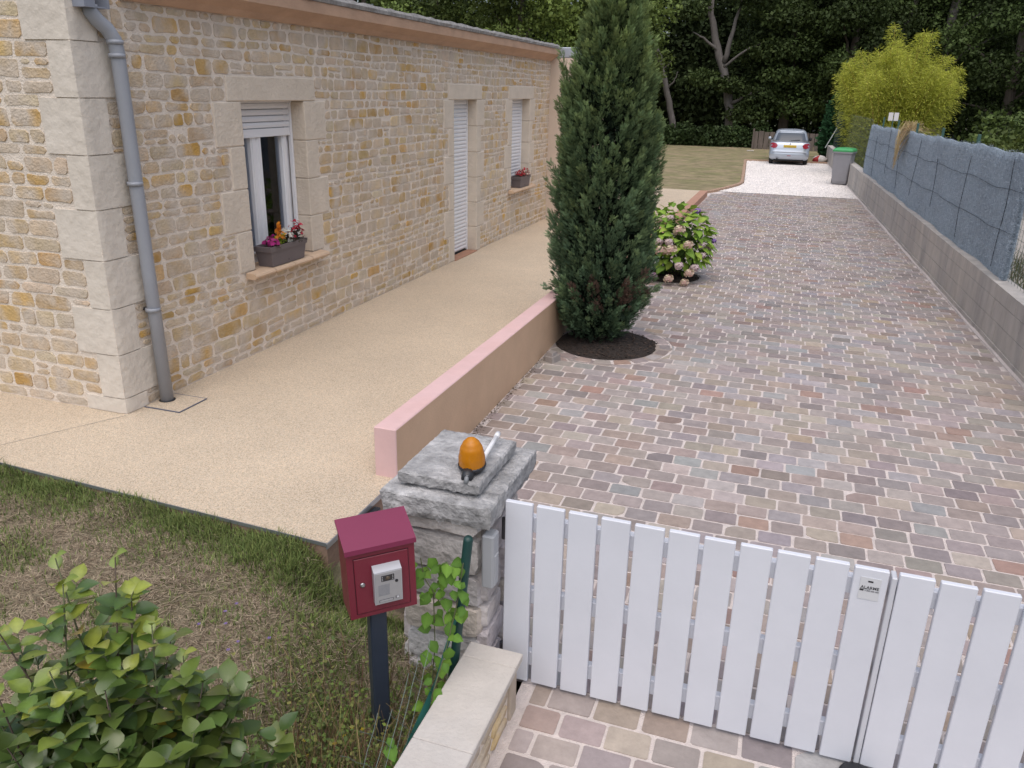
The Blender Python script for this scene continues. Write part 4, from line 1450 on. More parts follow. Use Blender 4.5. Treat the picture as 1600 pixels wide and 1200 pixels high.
for (z, a, rr, L_, kind) in tips:
    ax = 2.73 + 0.02 * math.sin(z * 2)
    base = np.array([ax + math.cos(a) * rr * 0.78, 3.70 + math.sin(a) * rr * 0.78, z])
    if z < 0.42 and base[0] < 2.40:
        base[0] = 2.40
    out = np.array([math.cos(a), math.sin(a), 0])
    axis = np.array([0, 0, 1.0]) * (1.0 if z > 0.4 else 0.55) + out * (0.42 if kind == 0 else 0.12) + r2.normal(0, 0.12, 3)
    axis /= np.linalg.norm(axis)
    m = int(34 + 26 * L_ / 0.3)
    t = r2.random(m) ** 0.9
    ph = r2.uniform(0, 6.283, m)
    e1 = np.cross(axis, [0.3, 0.9, 0.1]); e1 /= np.linalg.norm(e1)
    e2 = np.cross(axis, e1)
    rad = 0.062 * (1 - t) ** 0.6 * (0.4 + 0.6 * r2.random(m))
    ring = np.cos(ph)[:, None] * e1 + np.sin(ph)[:, None] * e2
    pos = base + axis * (t * L_)[:, None] + ring * rad[:, None]
    d = axis * 1.0 + ring * 0.5 + r2.normal(0, 0.15, (m, 3)) + out * 0.25
    P_.append(pos); D_a.append(d)
    S_a.append(r2.uniform(0.03, 0.058, m))
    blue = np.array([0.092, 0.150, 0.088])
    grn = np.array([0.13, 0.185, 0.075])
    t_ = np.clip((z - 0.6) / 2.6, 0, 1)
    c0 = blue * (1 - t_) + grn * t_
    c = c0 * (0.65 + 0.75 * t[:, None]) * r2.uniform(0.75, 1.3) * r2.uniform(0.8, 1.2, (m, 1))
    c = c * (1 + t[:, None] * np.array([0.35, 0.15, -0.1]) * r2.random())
    if 0.22 < z < 0.46 and math.cos(a + 0.95) > 0.55 and r2.random() < 0.4:    # a few browned sprays low on the front
        c = np.array([0.17, 0.11, 0.085]) * r2.uniform(0.6, 1.2, (m, 1))
    C_a.append(c)
pos, d, sz, cc = np.concatenate(P_), np.concatenate(D_a), np.concatenate(S_a), np.concatenate(C_a)
ok = ~((pos[:, 0] < 2.36) & (pos[:, 2] < 0.36))
pos, d, sz, cc = pos[ok], d[ok], sz[ok], cc[ok]
v_, f_ = scatter(FV, FF, pos, rot_frames(d, unit(len(pos), r2)), sz)
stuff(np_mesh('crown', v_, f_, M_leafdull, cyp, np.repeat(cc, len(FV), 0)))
# dark foliage core added inside the crown to block the view through
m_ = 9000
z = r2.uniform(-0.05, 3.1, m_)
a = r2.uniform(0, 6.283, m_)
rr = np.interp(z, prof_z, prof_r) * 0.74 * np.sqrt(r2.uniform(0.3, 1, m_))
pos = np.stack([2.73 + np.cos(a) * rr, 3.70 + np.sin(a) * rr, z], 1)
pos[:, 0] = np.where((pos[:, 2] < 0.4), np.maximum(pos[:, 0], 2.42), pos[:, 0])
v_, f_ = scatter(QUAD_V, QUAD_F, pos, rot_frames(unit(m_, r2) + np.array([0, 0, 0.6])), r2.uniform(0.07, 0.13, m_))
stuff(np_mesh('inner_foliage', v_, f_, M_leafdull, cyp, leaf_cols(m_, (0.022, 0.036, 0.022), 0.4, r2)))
MB().tube([(2.78, 3.68, -0.15), (2.76, 3.69, 0.4), (2.73, 3.7, 1.6), (2.72, 3.7, 2.9)], [0.07, 0.06, 0.045, 0.015], 8).build('trunk', M_bark, cyp, smooth=True)

# --- individual leaves: shared meshes placed one by one
def leaf_meshes(name, cols, seg=4, fold=0.3, curl=0.3, width=0.24, m=None):
    out = []
    tv, tf = leaf_template(seg, fold, curl, width)
    for c in cols:
        me = bpy.data.meshes.new(name)
        me.from_pydata([tuple(map(float, p)) for p in tv], [], [tuple(map(int, q)) for q in tf])
        me.materials.append(m or M_leaf)
        me.polygons.foreach_set('use_smooth', [True] * len(me.polygons))
        a = me.color_attributes.new('Col', 'FLOAT_COLOR', 'POINT')
        arr = np.ones((len(tv), 4), np.float32)
        arr[:, :3] = c
        arr[1::3, :3] *= 1.35                     # paler midrib
        a.data.foreach_set('color', arr.ravel())
        out.append(me)
    return out, tv, tf
def place(me, name, parent, pos, d, up, size):
    fr = rot_frames(np.array([d], float), np.array([up], float))[0]
    M_ = Matrix(((fr[0][0], fr[1][0], fr[2][0], pos[0] - parent['_loc'][0]), (fr[0][1], fr[1][1], fr[2][1], pos[1] - parent['_loc'][1]), (fr[0][2], fr[1][2], fr[2][2], pos[2] - parent['_loc'][2]), (0, 0, 0, 1)))
    o = bpy.data.objects.new(name, me)
    COL.objects.link(o)
    o.parent = parent
    o.matrix_basis = M_ @ Matrix.Diagonal((size, size, size, 1))
    return o

# --- broad-leaved shrub in the near left corner
shrub = thing('laurel_shrub', (2.72, -3.0, -0.27), 'leafy green shrub with broad glossy leaves in the near left corner', 'shrub')
sr = random.Random(17)
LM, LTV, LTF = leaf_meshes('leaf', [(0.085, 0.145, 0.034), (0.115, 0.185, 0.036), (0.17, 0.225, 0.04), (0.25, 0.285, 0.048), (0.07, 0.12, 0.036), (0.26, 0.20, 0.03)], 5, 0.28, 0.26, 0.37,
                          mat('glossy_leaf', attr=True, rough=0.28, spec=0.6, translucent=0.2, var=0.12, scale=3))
stems = []
tips3 = [(2.60, -2.88, 1.03), (2.66, -2.92, 0.98), (2.74, -2.80, 1.02), (2.82, -2.84, 0.92), (2.90, -2.86, 0.86), (2.50, -3.02, 0.84), (2.58, -3.12, 0.74), (2.94, -2.80, 0.72),
         (3.02, -2.82, 0.66), (3.12, -2.74, 0.62), (3.06, -2.92, 0.58), (2.72, -3.06, 0.80), (2.84, -3.00, 0.72), (2.66, -3.18, 0.62), (2.92, -3.06, 0.60), (2.78, -3.20, 0.50),
         (2.46, -2.90, 0.66), (2.40, -3.05, 0.58), (3.16, -2.84, 0.46), (2.98, -3.10, 0.46), (2.88, -3.18, 0.42), (2.60, -2.76, 0.72), (2.80, -2.70, 0.66), (3.00, -2.68, 0.52),
         (2.50, -3.22, 0.50), (2.68, -3.30, 0.42), (3.10, -3.00, 0.40), (2.36, -2.86, 0.46), (2.90, -2.92, 0.50), (2.70, -2.94, 0.55), (3.19, -2.72, 0.40), (2.56, -2.95, 0.6)]
inner_P, inner_D = [], []
nleaf = 0
def shrub_leaf(p, d, young, size):
    global nleaf
    if nleaf < 300:
        ci = sr.choice([2, 3, 3, 2]) if young else sr.choice([0, 0, 1, 1, 2, 4, 4])
        if sr.random() < 0.02:
            ci = 5
        place(LM[ci], 'leaf', shrub, p, d, (sr.uniform(-.4, .4), sr.uniform(-.5, .2), 1), size)
        nleaf += 1
    else:
        inner_P.append(tuple(p)); inner_D.append(tuple(d))
for ti, tip in enumerate(sorted(tips3, key=lambda q: -q[2])):
    tip = Vector(tip)
    base = Vector((2.74 + sr.uniform(-0.1, 0.1), -2.98 + sr.uniform(-0.08, 0.08), -0.28))
    mid = base.lerp(tip, 0.5) + Vector((sr.uniform(-.06, .06), sr.uniform(-.06, .06), 0.02))
    mid.x += (tip.x - base.x) * 0.12
    pts = [base, base.lerp(mid, 0.5), mid, mid.lerp(tip, 0.5) + Vector((sr.uniform(-.02, .02), sr.uniform(-.02, .02), 0)), tip]
    MB().tube(pts, [0.008, 0.006, 0.0045, 0.003, 0.0018], 6).build('stem', M_twig if ti % 2 else M_stem, shrub, smooth=True)
    def along(t):
        q = t * 4
        i = min(3, int(q))
        return pts[i].lerp(pts[i + 1], q - i)
    for k in range(13):
        t = 1 - 0.55 * (k / 13) ** 1.15
        an = k * 2.4 + sr.uniform(-.4, .4)
        lift = 0.9 if k < 3 else sr.uniform(0.0, 0.8)
        shrub_leaf(along(t), Vector((math.cos(an), math.sin(an), lift)), k < 4, sr.uniform(0.062, 0.09) if k > 1 else sr.uniform(0.042, 0.06))
    for t0 in (0.86, 0.74, 0.62, 0.5):
        an = sr.uniform(0, 6.28)
        p0 = along(t0)
        p1 = p0 + Vector((math.cos(an) * 0.6, math.sin(an) * 0.6, 0.8)) * sr.uniform(0.08, 0.15)
        MB().tube([p0, p0.lerp(p1, 0.5) + Vector((math.cos(an), math.sin(an), 0)) * 0.012, p1], [0.003, 0.0022, 0.0014], 5).build('twig', M_stem, shrub, smooth=True)
        for k in range(6):
            p = p0.lerp(p1, 1 - k * 0.15)
            a2 = k * 2.4 + an
            shrub_leaf(p, Vector((math.cos(a2), math.sin(a2), 0.7 if k < 2 else sr.uniform(0, 0.6))), k < 2, sr.uniform(0.055, 0.085))
r3 = np.random.default_rng(4)
extra = 420
ep = np.stack([2.76 + 0.24 * np.clip(r3.normal(0, 1, extra), -1.5, 1.4), -3.0 + 0.18 * np.clip(r3.normal(0, 1, extra), -1.6, 1.4), r3.uniform(-0.2, 0.55, extra)], 1)
ip = np.concatenate([np.array(inner_P).reshape(-1, 3), ep])
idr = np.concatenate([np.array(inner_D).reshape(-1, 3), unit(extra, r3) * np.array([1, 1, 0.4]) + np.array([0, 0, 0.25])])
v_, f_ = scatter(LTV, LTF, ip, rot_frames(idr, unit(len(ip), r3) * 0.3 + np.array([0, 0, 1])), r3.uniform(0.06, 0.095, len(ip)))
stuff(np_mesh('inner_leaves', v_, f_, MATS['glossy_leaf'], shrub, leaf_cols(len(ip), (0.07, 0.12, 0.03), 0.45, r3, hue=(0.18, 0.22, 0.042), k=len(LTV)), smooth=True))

# --- hydrangea
hyd = thing('hydrangea', (3.05, 7.2, zp(7.2)), 'round hydrangea bush with faded pink flower heads beside the cypress', 'shrub')
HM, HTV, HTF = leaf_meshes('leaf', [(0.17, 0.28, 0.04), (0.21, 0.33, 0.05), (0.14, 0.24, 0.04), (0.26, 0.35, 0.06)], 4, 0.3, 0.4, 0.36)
h3 = random.Random(5)
HC = Vector((3.02, 7.2, 0.30))
for k in range(14):
    an = k * 2.4
    tip = HC + Vector((math.cos(an) * 0.36, math.sin(an) * 0.33, 0.35 - 0.02 * k))
    MB().tube([(3.05 + 0.05 * math.cos(an), 7.2 + 0.05 * math.sin(an), -0.14), tuple(Vector((3.05, 7.2, 0.15)).lerp(tip, 0.5)), tuple(tip)], [0.008, 0.006, 0.004], 5).build('stem', M_twig, hyd)
n = 0
for k in range(270):
    u = 1 - 1.45 * (k + 0.5) / 270
    an = k * 2.39996 + h3.uniform(-.2, .2)
    q = math.sqrt(max(0, 1 - u * u))
    out = Vector((math.cos(an) * q, math.sin(an) * q, u))
    sc = h3.uniform(0.82, 1.03)
    p = HC + Vector((out.x * 0.50 * sc, out.y * 0.47 * sc, out.z * 0.52 * sc + 0.03))
    if p.x < 2.47:
        continue
    d = Vector((out.x, out.y, out.z * 0.5 - 0.1)) + Vector((h3.uniform(-.6, .6), h3.uniform(-.6, .6), h3.uniform(-.3, .3)))
    place(h3.choice(HM), 'leaf', hyd, p, d, (out.x * 0.7, out.y * 0.7, 0.8), h3.uniform(0.12, 0.18))
r3 = np.random.default_rng(14)
ip = np.array(list(HC)) + unit(420, r3) * np.array([0.42, 0.40, 0.42]) * r3.uniform(0.5, 1, (420, 1))
ip = ip[ip[:, 2] > -0.1]
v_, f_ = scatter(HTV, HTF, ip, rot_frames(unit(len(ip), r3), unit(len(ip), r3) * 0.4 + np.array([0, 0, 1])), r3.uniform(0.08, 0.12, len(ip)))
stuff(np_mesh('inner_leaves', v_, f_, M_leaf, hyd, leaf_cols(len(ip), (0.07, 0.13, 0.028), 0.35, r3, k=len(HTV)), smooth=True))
def flower_head(cols, seed):
    r = np.random.default_rng(seed)
    n = 110
    u = unit(n, r)
    u = u[u[:, 2] > -0.55]
    pos = u * r.uniform(0.42, 0.5, (len(u), 1)) * np.array([1, 1, 0.8])
    tv = np.array([(0, 0, 0.02), (0.5, 0.5, 0), (0, 0.72, 0.04), (-0.5, 0.5, 0), (-0.72, 0, 0.04), (-0.5, -0.5, 0), (0, -0.72, 0.04), (0.5, -0.5, 0), (0.72, 0, 0.04)], np.float32)
    tv = tv[:, [2, 0, 1]]
    tf = np.array([(0, 8, 1, 2), (0, 2, 3, 4), (0, 4, 5, 6), (0, 6, 7, 8)], np.int32)
    v, f = scatter(tv, tf, pos, rot_frames(u + r.normal(0, 0.25, u.shape)), r.uniform(0.12, 0.2, len(u)))
    c = np.array(cols)[r.integers(0, len(cols), len(u))] * r.uniform(0.75, 1.15, (len(u), 1))
    o = np_mesh('flower_head', v, f, mat('petal', attr=True, rough=0.7, translucent=0.25), None, np.repeat(c, 9, 0))
    me = o.data
    bpy.data.objects.remove(o)
    return me
FH = [flower_head([(0.68, 0.52, 0.42), (0.72, 0.60, 0.48), (0.60, 0.38, 0.34), (0.60, 0.52, 0.36)], 1), flower_head([(0.66, 0.54, 0.50), (0.64, 0.50, 0.54), (0.72, 0.62, 0.58)], 2), flower_head([(0.30, 0.17, 0.50), (0.36, 0.22, 0.55)], 3), flower_head([(0.52, 0.30, 0.44), (0.5, 0.36, 0.48)], 4)]
for (px_, pz_, dy, kind, sz_) in [(2.98, 0.74, -.30, 1, .11), (3.13, 0.60, -.40, 0, .17), (2.88, 0.44, -.46, 1, .13), (3.02, 0.45, -.50, 1, .12), (2.92, 0.33, -.52, 0, .16), (3.06, 0.35, -.54, 0, .17), (3.27, 0.42, -.44, 0, .14),
                                  (2.75, 0.25, -.42, 1, .11), (3.42, 0.38, -.20, 1, .12), (3.44, 0.24, -.22, 1, .13), (3.19, 0.15, -.55, 1, .13), (3.38, 0.10, -.38, 1, .14), (3.32, 0.04, -.46, 0, .14), (2.83, -0.04, -.46, 3, .12),
                                  (3.06, -0.04, -.54, 0, .14), (3.27, -0.09, -.48, 0, .13), (3.30, 0.82, -.05, 2, .10), (3.56, 0.42, -.02, 2, .08), (2.70, 0.55, -.25, 1, .12), (3.50, 0.30, .05, 1, .12), (3.2, 0.72, .2, 1, .12), (2.78, 0.62, .1, 0, .12)]:
    place(FH[kind], 'flower_head', hyd, (px_, 7.2 + dy * 1.12, pz_), (0.1, -0.6, 0.3), (0, -0.7, 0.7), sz_ * 1.0)

# --- window boxes and their flowers
def planter(y0, y1, seed, label):
    t = thing('window_box', (0.02, (y0 + y1) / 2, 0.77), label, 'planter', 'grey window boxes on the sills')
    x0, x1 = -0.075, 0.105
    z0, z1 = 0.7695, 0.955
    rings = []
    for (z, e) in ((z0, 0.022), (z1 - 0.05, 0.007), (z1 - 0.048, -0.002), (z1, -0.006), (z1, 0.008), (z1 - 0.03, 0.012)):
        rings.append([(x0 + e * 0.8, y0 + e * 1.6, z), (x1 - e * 0.8, y0 + e * 1.6, z), (x1 - e * 0.8, y1 - e * 1.6, z), (x0 + e * 0.8, y1 - e * 1.6, z)])
    vs = [p for r_ in rings for p in r_]
    fs = [(3, 2, 1, 0)]
    for q in range(len(rings) - 1):
        fs += [(q * 4 + i, q * 4 + (i + 1) % 4, (q + 1) * 4 + (i + 1) % 4, (q + 1) * 4 + i) for i in range(4)]
    MB().add(vs, fs).build('trough', mat('taupe_plastic', (0.135, 0.115, 0.12), 0.5, 0.05, 6), t)
    MB().box((x0 + 0.01, y0 + 0.02, z1 - 0.06), (x1 - 0.01, y1 - 0.02, z1 - 0.022)).build('soil', M_soil, t)
    MB().tube([(x1 - 0.0165, (y0 + y1) / 2, z0 + 0.03), (x1 - 0.0145, (y0 + y1) / 2, z0 + 0.03)], 0.008, 10).build('drain_hole', M_dark, t)
    return t
planter(1.80, 2.39, 1, 'taupe window box of mixed flowers on the sill of the near window')
planter(9.02, 9.58, 2, 'taupe window box of red flowers on the sill of the far window')
def posy(x, y, z, cols, leafc, r_, h, label, seed, cat='flowers', spike=False):
    rs = np.random.default_rng(seed)
    t = thing('potted_flowers', (x, y, z), label, cat)
    n = 70
    u = unit(n, rs); u[:, 2] = np.abs(u[:, 2])
    pos = np.array([x, y, z]) + u * np.array([r_, r_, h * 0.6]) * rs.uniform(0.3, 1, (n, 1))
    tv, tf = leaf_template(2, 0.3, 0.3, 0.4)
    v, f = scatter(tv, tf, pos, rot_frames(u + rs.normal(0, 0.5, u.shape)), rs.uniform(0.025, 0.045, n))
    stuff(np_mesh('leaves', v, f, M_leaf, t, leaf_cols(n, leafc, 0.4, rs, k=len(tv))))
    m = 46
    u = unit(m, rs); u[:, 2] = np.abs(u[:, 2]) * 0.9 + 0.1
    if spike:
        hh = rs.random(m)
        pos = np.array([x, y, z + h * 0.25]) + np.stack([rs.normal(0, 1, m) * r_ * 0.55 * (1 - hh), rs.normal(0, 1, m) * r_ * 0.55 * (1 - hh), hh * h * 0.85], 1)
    else:
        pos = np.array([x, y, z]) + u * np.array([r_, r_, h]) * rs.uniform(0.75, 1.05, (m, 1))
    tv = np.array([(0, 0, 0), (0.1, 0.6, 0.5), (0.2, 0, 0.9), (0.1, -0.6, 0.5), (0.15, 0.6, -0.4), (0.15, -0.6, -0.4)], np.float32)
    tf = np.array([(0, 1, 2), (0, 2, 3), (0, 4, 1), (0, 3, 5)], np.int32)
    v, f = scatter(tv, tf, pos, rot_frames(u + rs.normal(0, 0.3, u.shape)), rs.uniform(0.018, 0.030, m))
    c = np.array(cols)[rs.integers(0, len(cols), m)]
    stuff(np_mesh('blossoms', v, f, mat('petal', attr=True), t, np.repeat(c, 6, 0)))
DK = (0.06, 0.05, 0.035)
posy(0.045, 1.90, 0.945, [(0.50, 0.03, 0.25), (0.42, 0.03, 0.2)], DK, 0.075, 0.10, 'bright pink flowers at the left end of the near window box', 1)
posy(0.04, 2.04, 0.945, [(0.75, 0.28, 0.02), (0.7, 0.22, 0.02)], (0.22, 0.30, 0.03), 0.06, 0.17, 'orange plumed flower in the near window box', 2, spike=True)
posy(0.035, 2.17, 0.945, [(0.75, 0.72, 0.66), (0.7, 0.7, 0.62)], DK, 0.07, 0.13, 'white flowers in the middle of the near window box', 3)
posy(0.04, 2.31, 0.945, [(0.45, 0.015, 0.04), (0.38, 0.02, 0.05), (0.5, 0.03, 0.07)], DK, 0.08, 0.18, 'crimson flowers at the right end of the near window box', 4)
posy(0.04, 9.18, 0.945, [(0.45, 0.03, 0.04), (0.5, 0.1, 0.1)], DK, 0.10, 0.12, 'red flowers on the left in the far window box', 5)
posy(0.04, 9.42, 0.945, [(0.5, 0.03, 0.05), (0.65, 0.5, 0.4)], DK, 0.11, 0.13, 'red and cream flowers on the right in the far window box', 6)

# --- vine, green stake and slack wire fence behind the front wall
stake = tag(MB().tube([(3.335, -1.71, -0.35), (3.36, -1.715, -0.05), (3.43, -1.72, 0.615), (3.432, -1.72, 0.63)], [0.021, 0.021, 0.021, 0.014], 10).build('fence_stake', mat('dark_green', (0.008, 0.045, 0.04), 0.45, 0.15, 6), smooth=True), 'dark green metal stake leaning beside the stone pillar', 'post')
b = MB()
rib = [Vector((3.42, -1.745, 0.36)), Vector((3.40, -1.80, 0.26)), Vector((3.385, -1.87, 0.15)), Vector((3.375, -1.95, 0.05)), Vector((3.37, -2.06, -0.02)), Vector((3.36, -2.2, -0.08)), Vector((3.35, -2.4, -0.13)), Vector((3.34, -2.6, -0.16))]
vs = []
for i, p in enumerate(rib):
    a = 0.6 * math.sin(i * 1.1)
    w = 0.022
    vs += [tuple(p + Vector((math.sin(a) * w, 0.01, math.cos(a) * w))), tuple(p - Vector((math.sin(a) * w, 0.01, math.cos(a) * w)))]
b.add(vs, [(2 * i, 2 * i + 1, 2 * i + 3, 2 * i + 2) for i in range(len(rib) - 1)])
tag(b.build('windbreak_strip', mat('green_strip', (0.02, 0.12, 0.10), 0.6, 0.2, 12), smooth=True), 'torn green windbreak strip hanging along the front wall', 'fabric strip')
fence = thing('chain_link_fence', (3.36, -2.6, -0.3), 'slack thin chain-link wire mesh behind the white coping', 'fence')
b = MB()
wr = random.Random(9)
def mesh_pt(s, z):                                   # s metres from the stake towards the street
    sag = 0.03 * math.sin(s * 5) + 0.02 * math.sin(s * 11 + z * 7)
    return (3.355 + sag * 0.6 - 0.02 * z, -1.73 - s, z + 0.03 * math.sin(s * 3.1))
for k in range(-7, 26):
    for sgn in (1, -1):
        if wr.random() < 0.25:
            continue
        s0 = k * 0.11
        pts = []
        for i in range(12):
            z = -0.3 + 0.55 * i / 11
            s = s0 + sgn * (z + 0.3) * 0.75 + (0.0 if sgn > 0 else 0.4)
            if 0 <= s <= 2.4 and z < 0.35 - 0.12 * s + 0.05 * math.sin(s * 9):
                pts.append(mesh_pt(s + 0.004 * math.sin(i * 3), z))
        if len(pts) > 2:
            b.tube(pts, 0.0012, 3, cap=False)
stuff(b.build('wire_mesh', MATS['mesh_wire'], fence))
vine = thing('climbing_vine', (3.38, -1.80, -0.28), 'bright green climbing vine twining up the green stake by the pillar', 'vine')
VM, VTV, VTF = leaf_meshes('leaf', [(0.10, 0.20, 0.03), (0.13, 0.24, 0.035), (0.085, 0.17, 0.03)], 3, 0.2, 0.35, 0.42)
vr = random.Random(23)
runs = [[(3.33, -2.15, -0.25), (3.37, -1.98, 0.02), (3.39, -1.86, 0.18), (3.41, -1.78, 0.36), (3.425, -1.745, 0.52)], [(3.28, -1.80, -0.25), (3.30, -1.78, 0.1), (3.29, -1.76, 0.35), (3.33, -1.75, 0.50), (3.42, -1.74, 0.50)],
        [(3.36, -1.78, 0.3), (3.24, -1.76, 0.42), (3.22, -1.75, 0.5)], [(3.33, -2.25, -0.22), (3.34, -2.35, -0.02), (3.35, -2.28, 0.08)]]
for rn in runs:
    pts = [Vector(p) for p in rn]
    MB().tube([tuple(p + Vector((vr.uniform(-.01, .01), vr.uniform(-.01, .01), 0))) for p in pts], 0.0025, 5).build('stem', M_stem, vine)
    for i in range(len(pts) - 1):
        for k in range(7):
            p = pts[i].lerp(pts[i + 1], k / 7) + Vector((vr.uniform(-.03, .03), vr.uniform(-.03, .03), vr.uniform(-.02, .02)))
            place(vr.choice(VM), 'leaf', vine, p, (vr.uniform(-.4, .9), vr.uniform(-1, .1), vr.uniform(-1.0, 0.1)), (0.6, -0.7, 0.5), vr.uniform(0.032, 0.07))

# crumbs of soil and dead leaves along the foot of the low wall
r7 = np.random.default_rng(8)
m_ = 700
pos = np.stack([2.36 + np.abs(r7.normal(0, 0.03, m_)), r7.uniform(-0.2, 3.1, m_), np.zeros(m_)], 1)
pos[:, 2] = np.minimum(-0.215 + 0.0222 * pos[:, 1], -0.14) + 0.003
v_, f_ = scatter(QUAD_V, QUAD_F, pos, rot_frames(unit(m_, r7) * np.array([1, 1, 0.2])), r7.uniform(0.006, 0.02, m_))
lt_ = stuff(np_mesh('leaf_litter', v_, f_, MATS['bark_chip'], None, leaf_cols(m_, (0.10, 0.07, 0.045), 0.5, r7)))
lt_['label'] = 'crumbs of soil and dead leaves along the low wall foot'

# --- grass and weeds of the front garden
r4 = np.random.default_rng(77)
def garden_z_np(x, y):
    d = np.maximum(0.0, (-0.955 - 0.0495 * (x + 0.145)) - y)
    return -0.04 - 0.19 * np.minimum(1, d / 1.6) - 0.05 * np.clip((x - 1.6) / 1.2, 0, 1) + 0.016 * np.sin(x * 5.1 + y * 3) + 0.012 * np.sin(x * 11 - y * 9) - 0.28 * np.clip((x - 2.25) / 0.25, 0, 1) * np.clip((y + 1.55) / 0.35, 0, 1) - 0.16 * np.clip((x - 2.5) / 0.4, 0, 1) * np.clip((-1.5 - y) / 0.3, 0, 1)
def greenness(x, y):
    d = (-0.955 - 0.0495 * (x + 0.145)) - y
    g = np.exp(-(d / 0.22) ** 2) * (0.65 + 0.5 * np.sin(x * 4.2 + 1) * np.sin(x * 1.7)) + np.exp(-d / 0.3) * 0.3
    g += 0.55 * np.clip(np.sin(x * 3.3 + y * 2.1) * np.sin(y * 4.7 - x * 1.3 + 0.6) - 0.25, 0, 1)
    g += 0.5 * np.clip(np.sin(x * 7.3 - y * 5.1) * np.sin(y * 8.7 + x * 3.3) - 0.45, 0, 1)
    g += 0.3 * np.exp(-(((x - 2.6) / 0.4) ** 2 + ((y + 1.5) / 0.35) ** 2)) + 0.4 * np.exp(-(((x - 2.95) / 0.4) ** 2 + ((y + 2.1) / 0.5) ** 2))
    return np.clip(g, 0.04, 1)
def blades(n, xr, yr, name, hmin, hmax, green_only=None, spread=0.6, width=0.0035, flat=0.0, cols=None, label_parent=None):
    x = r4.uniform(*xr, n)
    y = r4.uniform(*yr, n)
    ok = (y < -0.965 - 0.0495 * (x + 0.145)) & (x < 3.37)
    x, y = x[ok], y[ok]
    g = greenness(x, y)
    keep = r4.random(len(x)) < (g * 0.9 if green_only else (1.2 - g))
    x, y, g = x[keep], y[keep], g[keep]
    n = len(x)
    z = garden_z_np(x, y)
    h = r4.uniform(hmin, hmax, n) * (0.6 + 0.7 * g if green_only else 1)
    a = r4.uniform(0, 6.283, n)
    lean = np.abs(r4.normal(spread, 0.35, n))
    d = np.stack([np.cos(a) * lean, np.sin(a) * lean, np.full(n, 1.0 - flat)], 1)
    d /= np.linalg.norm(d, axis=1, keepdims=True)
    sd_ = np.stack([-np.sin(a), np.cos(a), np.zeros(n)], 1) * (width * r4.uniform(0.6, 1.3, n))[:, None]
    p0 = np.stack([x, y, z], 1)
    p1 = p0 + d * (h * 0.55)[:, None]
    d2 = d * np.array([1.6, 1.6, 0.7])
    p2 = p1 + d2 * (h * 0.5)[:, None]
    p2[:, 2] = np.maximum(p2[:, 2], z + 0.004)
    v = np.stack([p0 - sd_, p0 + sd_, p1 + sd_ * 0.8, p1 - sd_ * 0.8, p2], 1).reshape(-1, 3)
    k = np.arange(n)[:, None] * 5
    f = np.concatenate([k + np.array([[0, 1, 2]]), k + np.array([[0, 2, 3]]), k + np.array([[3, 2, 4]])])
    if green_only:
        c = np.array([0.13, 0.18, 0.055]) * r4.uniform(0.6, 1.4, (n, 1)) + np.array([0.10, 0.08, 0.03]) * r4.random((n, 1)) ** 2
    else:
        c = np.array([0.43, 0.35, 0.25]) * r4.uniform(0.45, 1.25, (n, 1))
        br_ = r4.random(n) < 0.3
        c[br_] = np.array([0.24, 0.18, 0.125]) * r4.uniform(0.7, 1.2, (br_.sum(), 1))
    return v, f, np.repeat(c, 5, 0)
parts_ = [blades(150000, (-0.6, 3.38), (-3.2, -0.96), 'g', 0.03, 0.075, True, 0.55, 0.0026), blades(95000, (-0.6, 3.38), (-3.2, -0.96), 'd', 0.02, 0.06, False, 1.7, 0.0022, flat=0.55)]
off = 0
V_, F_, C_ = [], [], []
for v, f, c in parts_:
    V_.append(v); F_.append(f + off); C_.append(c); off += len(v)
stuff(np_mesh('grass', np.concatenate(V_), np.concatenate(F_), mat('grass_blade', attr=True, rough=0.8, spec=0.2, translucent=0.2), None, np.concatenate(C_)))
bpy.data.objects['grass']['label'] = 'patchy green and dried grass of the front garden'
# dry and green weeds round the mailbox post
b = MB()
wd = random.Random(41)
WC = [(0.26, 0.17, 0.09), (0.34, 0.26, 0.13), (0.18, 0.10, 0.06), (0.17, 0.21, 0.06), (0.21, 0.25, 0.07)]
for k in range(800):
    x, y = wd.gauss(3.0, 0.22), wd.gauss(-2.2, 0.28)
    if x > 3.35 or y > -1.62:
        continue
    z = float(garden_z_np(np.array(x), np.array(y)))
    h = wd.uniform(0.08, 0.26)
    a = wd.uniform(0, 6.28)
    l = wd.uniform(0.1, 0.6) * h
    p = [(x, y, z), (x + math.cos(a) * l * 0.4, y + math.sin(a) * l * 0.4, z + h * 0.6), (x + math.cos(a) * l, y + math.sin(a) * l, z + h)]
    b.tube(p, [0.0022, 0.0016, 0.0008], 3, col=jit(wd.choice(WC), 0.3, wd), cap=False)
for k in range(2200):
    x, y = wd.gauss(3.0, 0.25), wd.gauss(-2.1, 0.35)
    if x > 3.35 or y > -1.62:
        continue
    z = float(garden_z_np(np.array(x), np.array(y))) + wd.uniform(0, 0.14)
    a, e, s = wd.uniform(0, 6.28), wd.uniform(-0.3, 0.7), wd.uniform(0.012, 0.03)
    d = Vector((math.cos(a), math.sin(a), e)).normalized()
    n_ = Vector((-math.sin(a), math.cos(a), wd.uniform(-.4, .4))) * 0.35
    P = Vector((x, y, z))
    b.add([tuple(P), tuple(P + (d * 0.5 + n_) * s), tuple(P + d * s), tuple(P + (d * 0.5 - n_) * s)], [(0, 1, 2, 3)], jit(wd.choice([(0.13, 0.19, 0.045), (0.17, 0.23, 0.05), (0.10, 0.14, 0.04), (0.21, 0.21, 0.06)]), 0.25, wd))
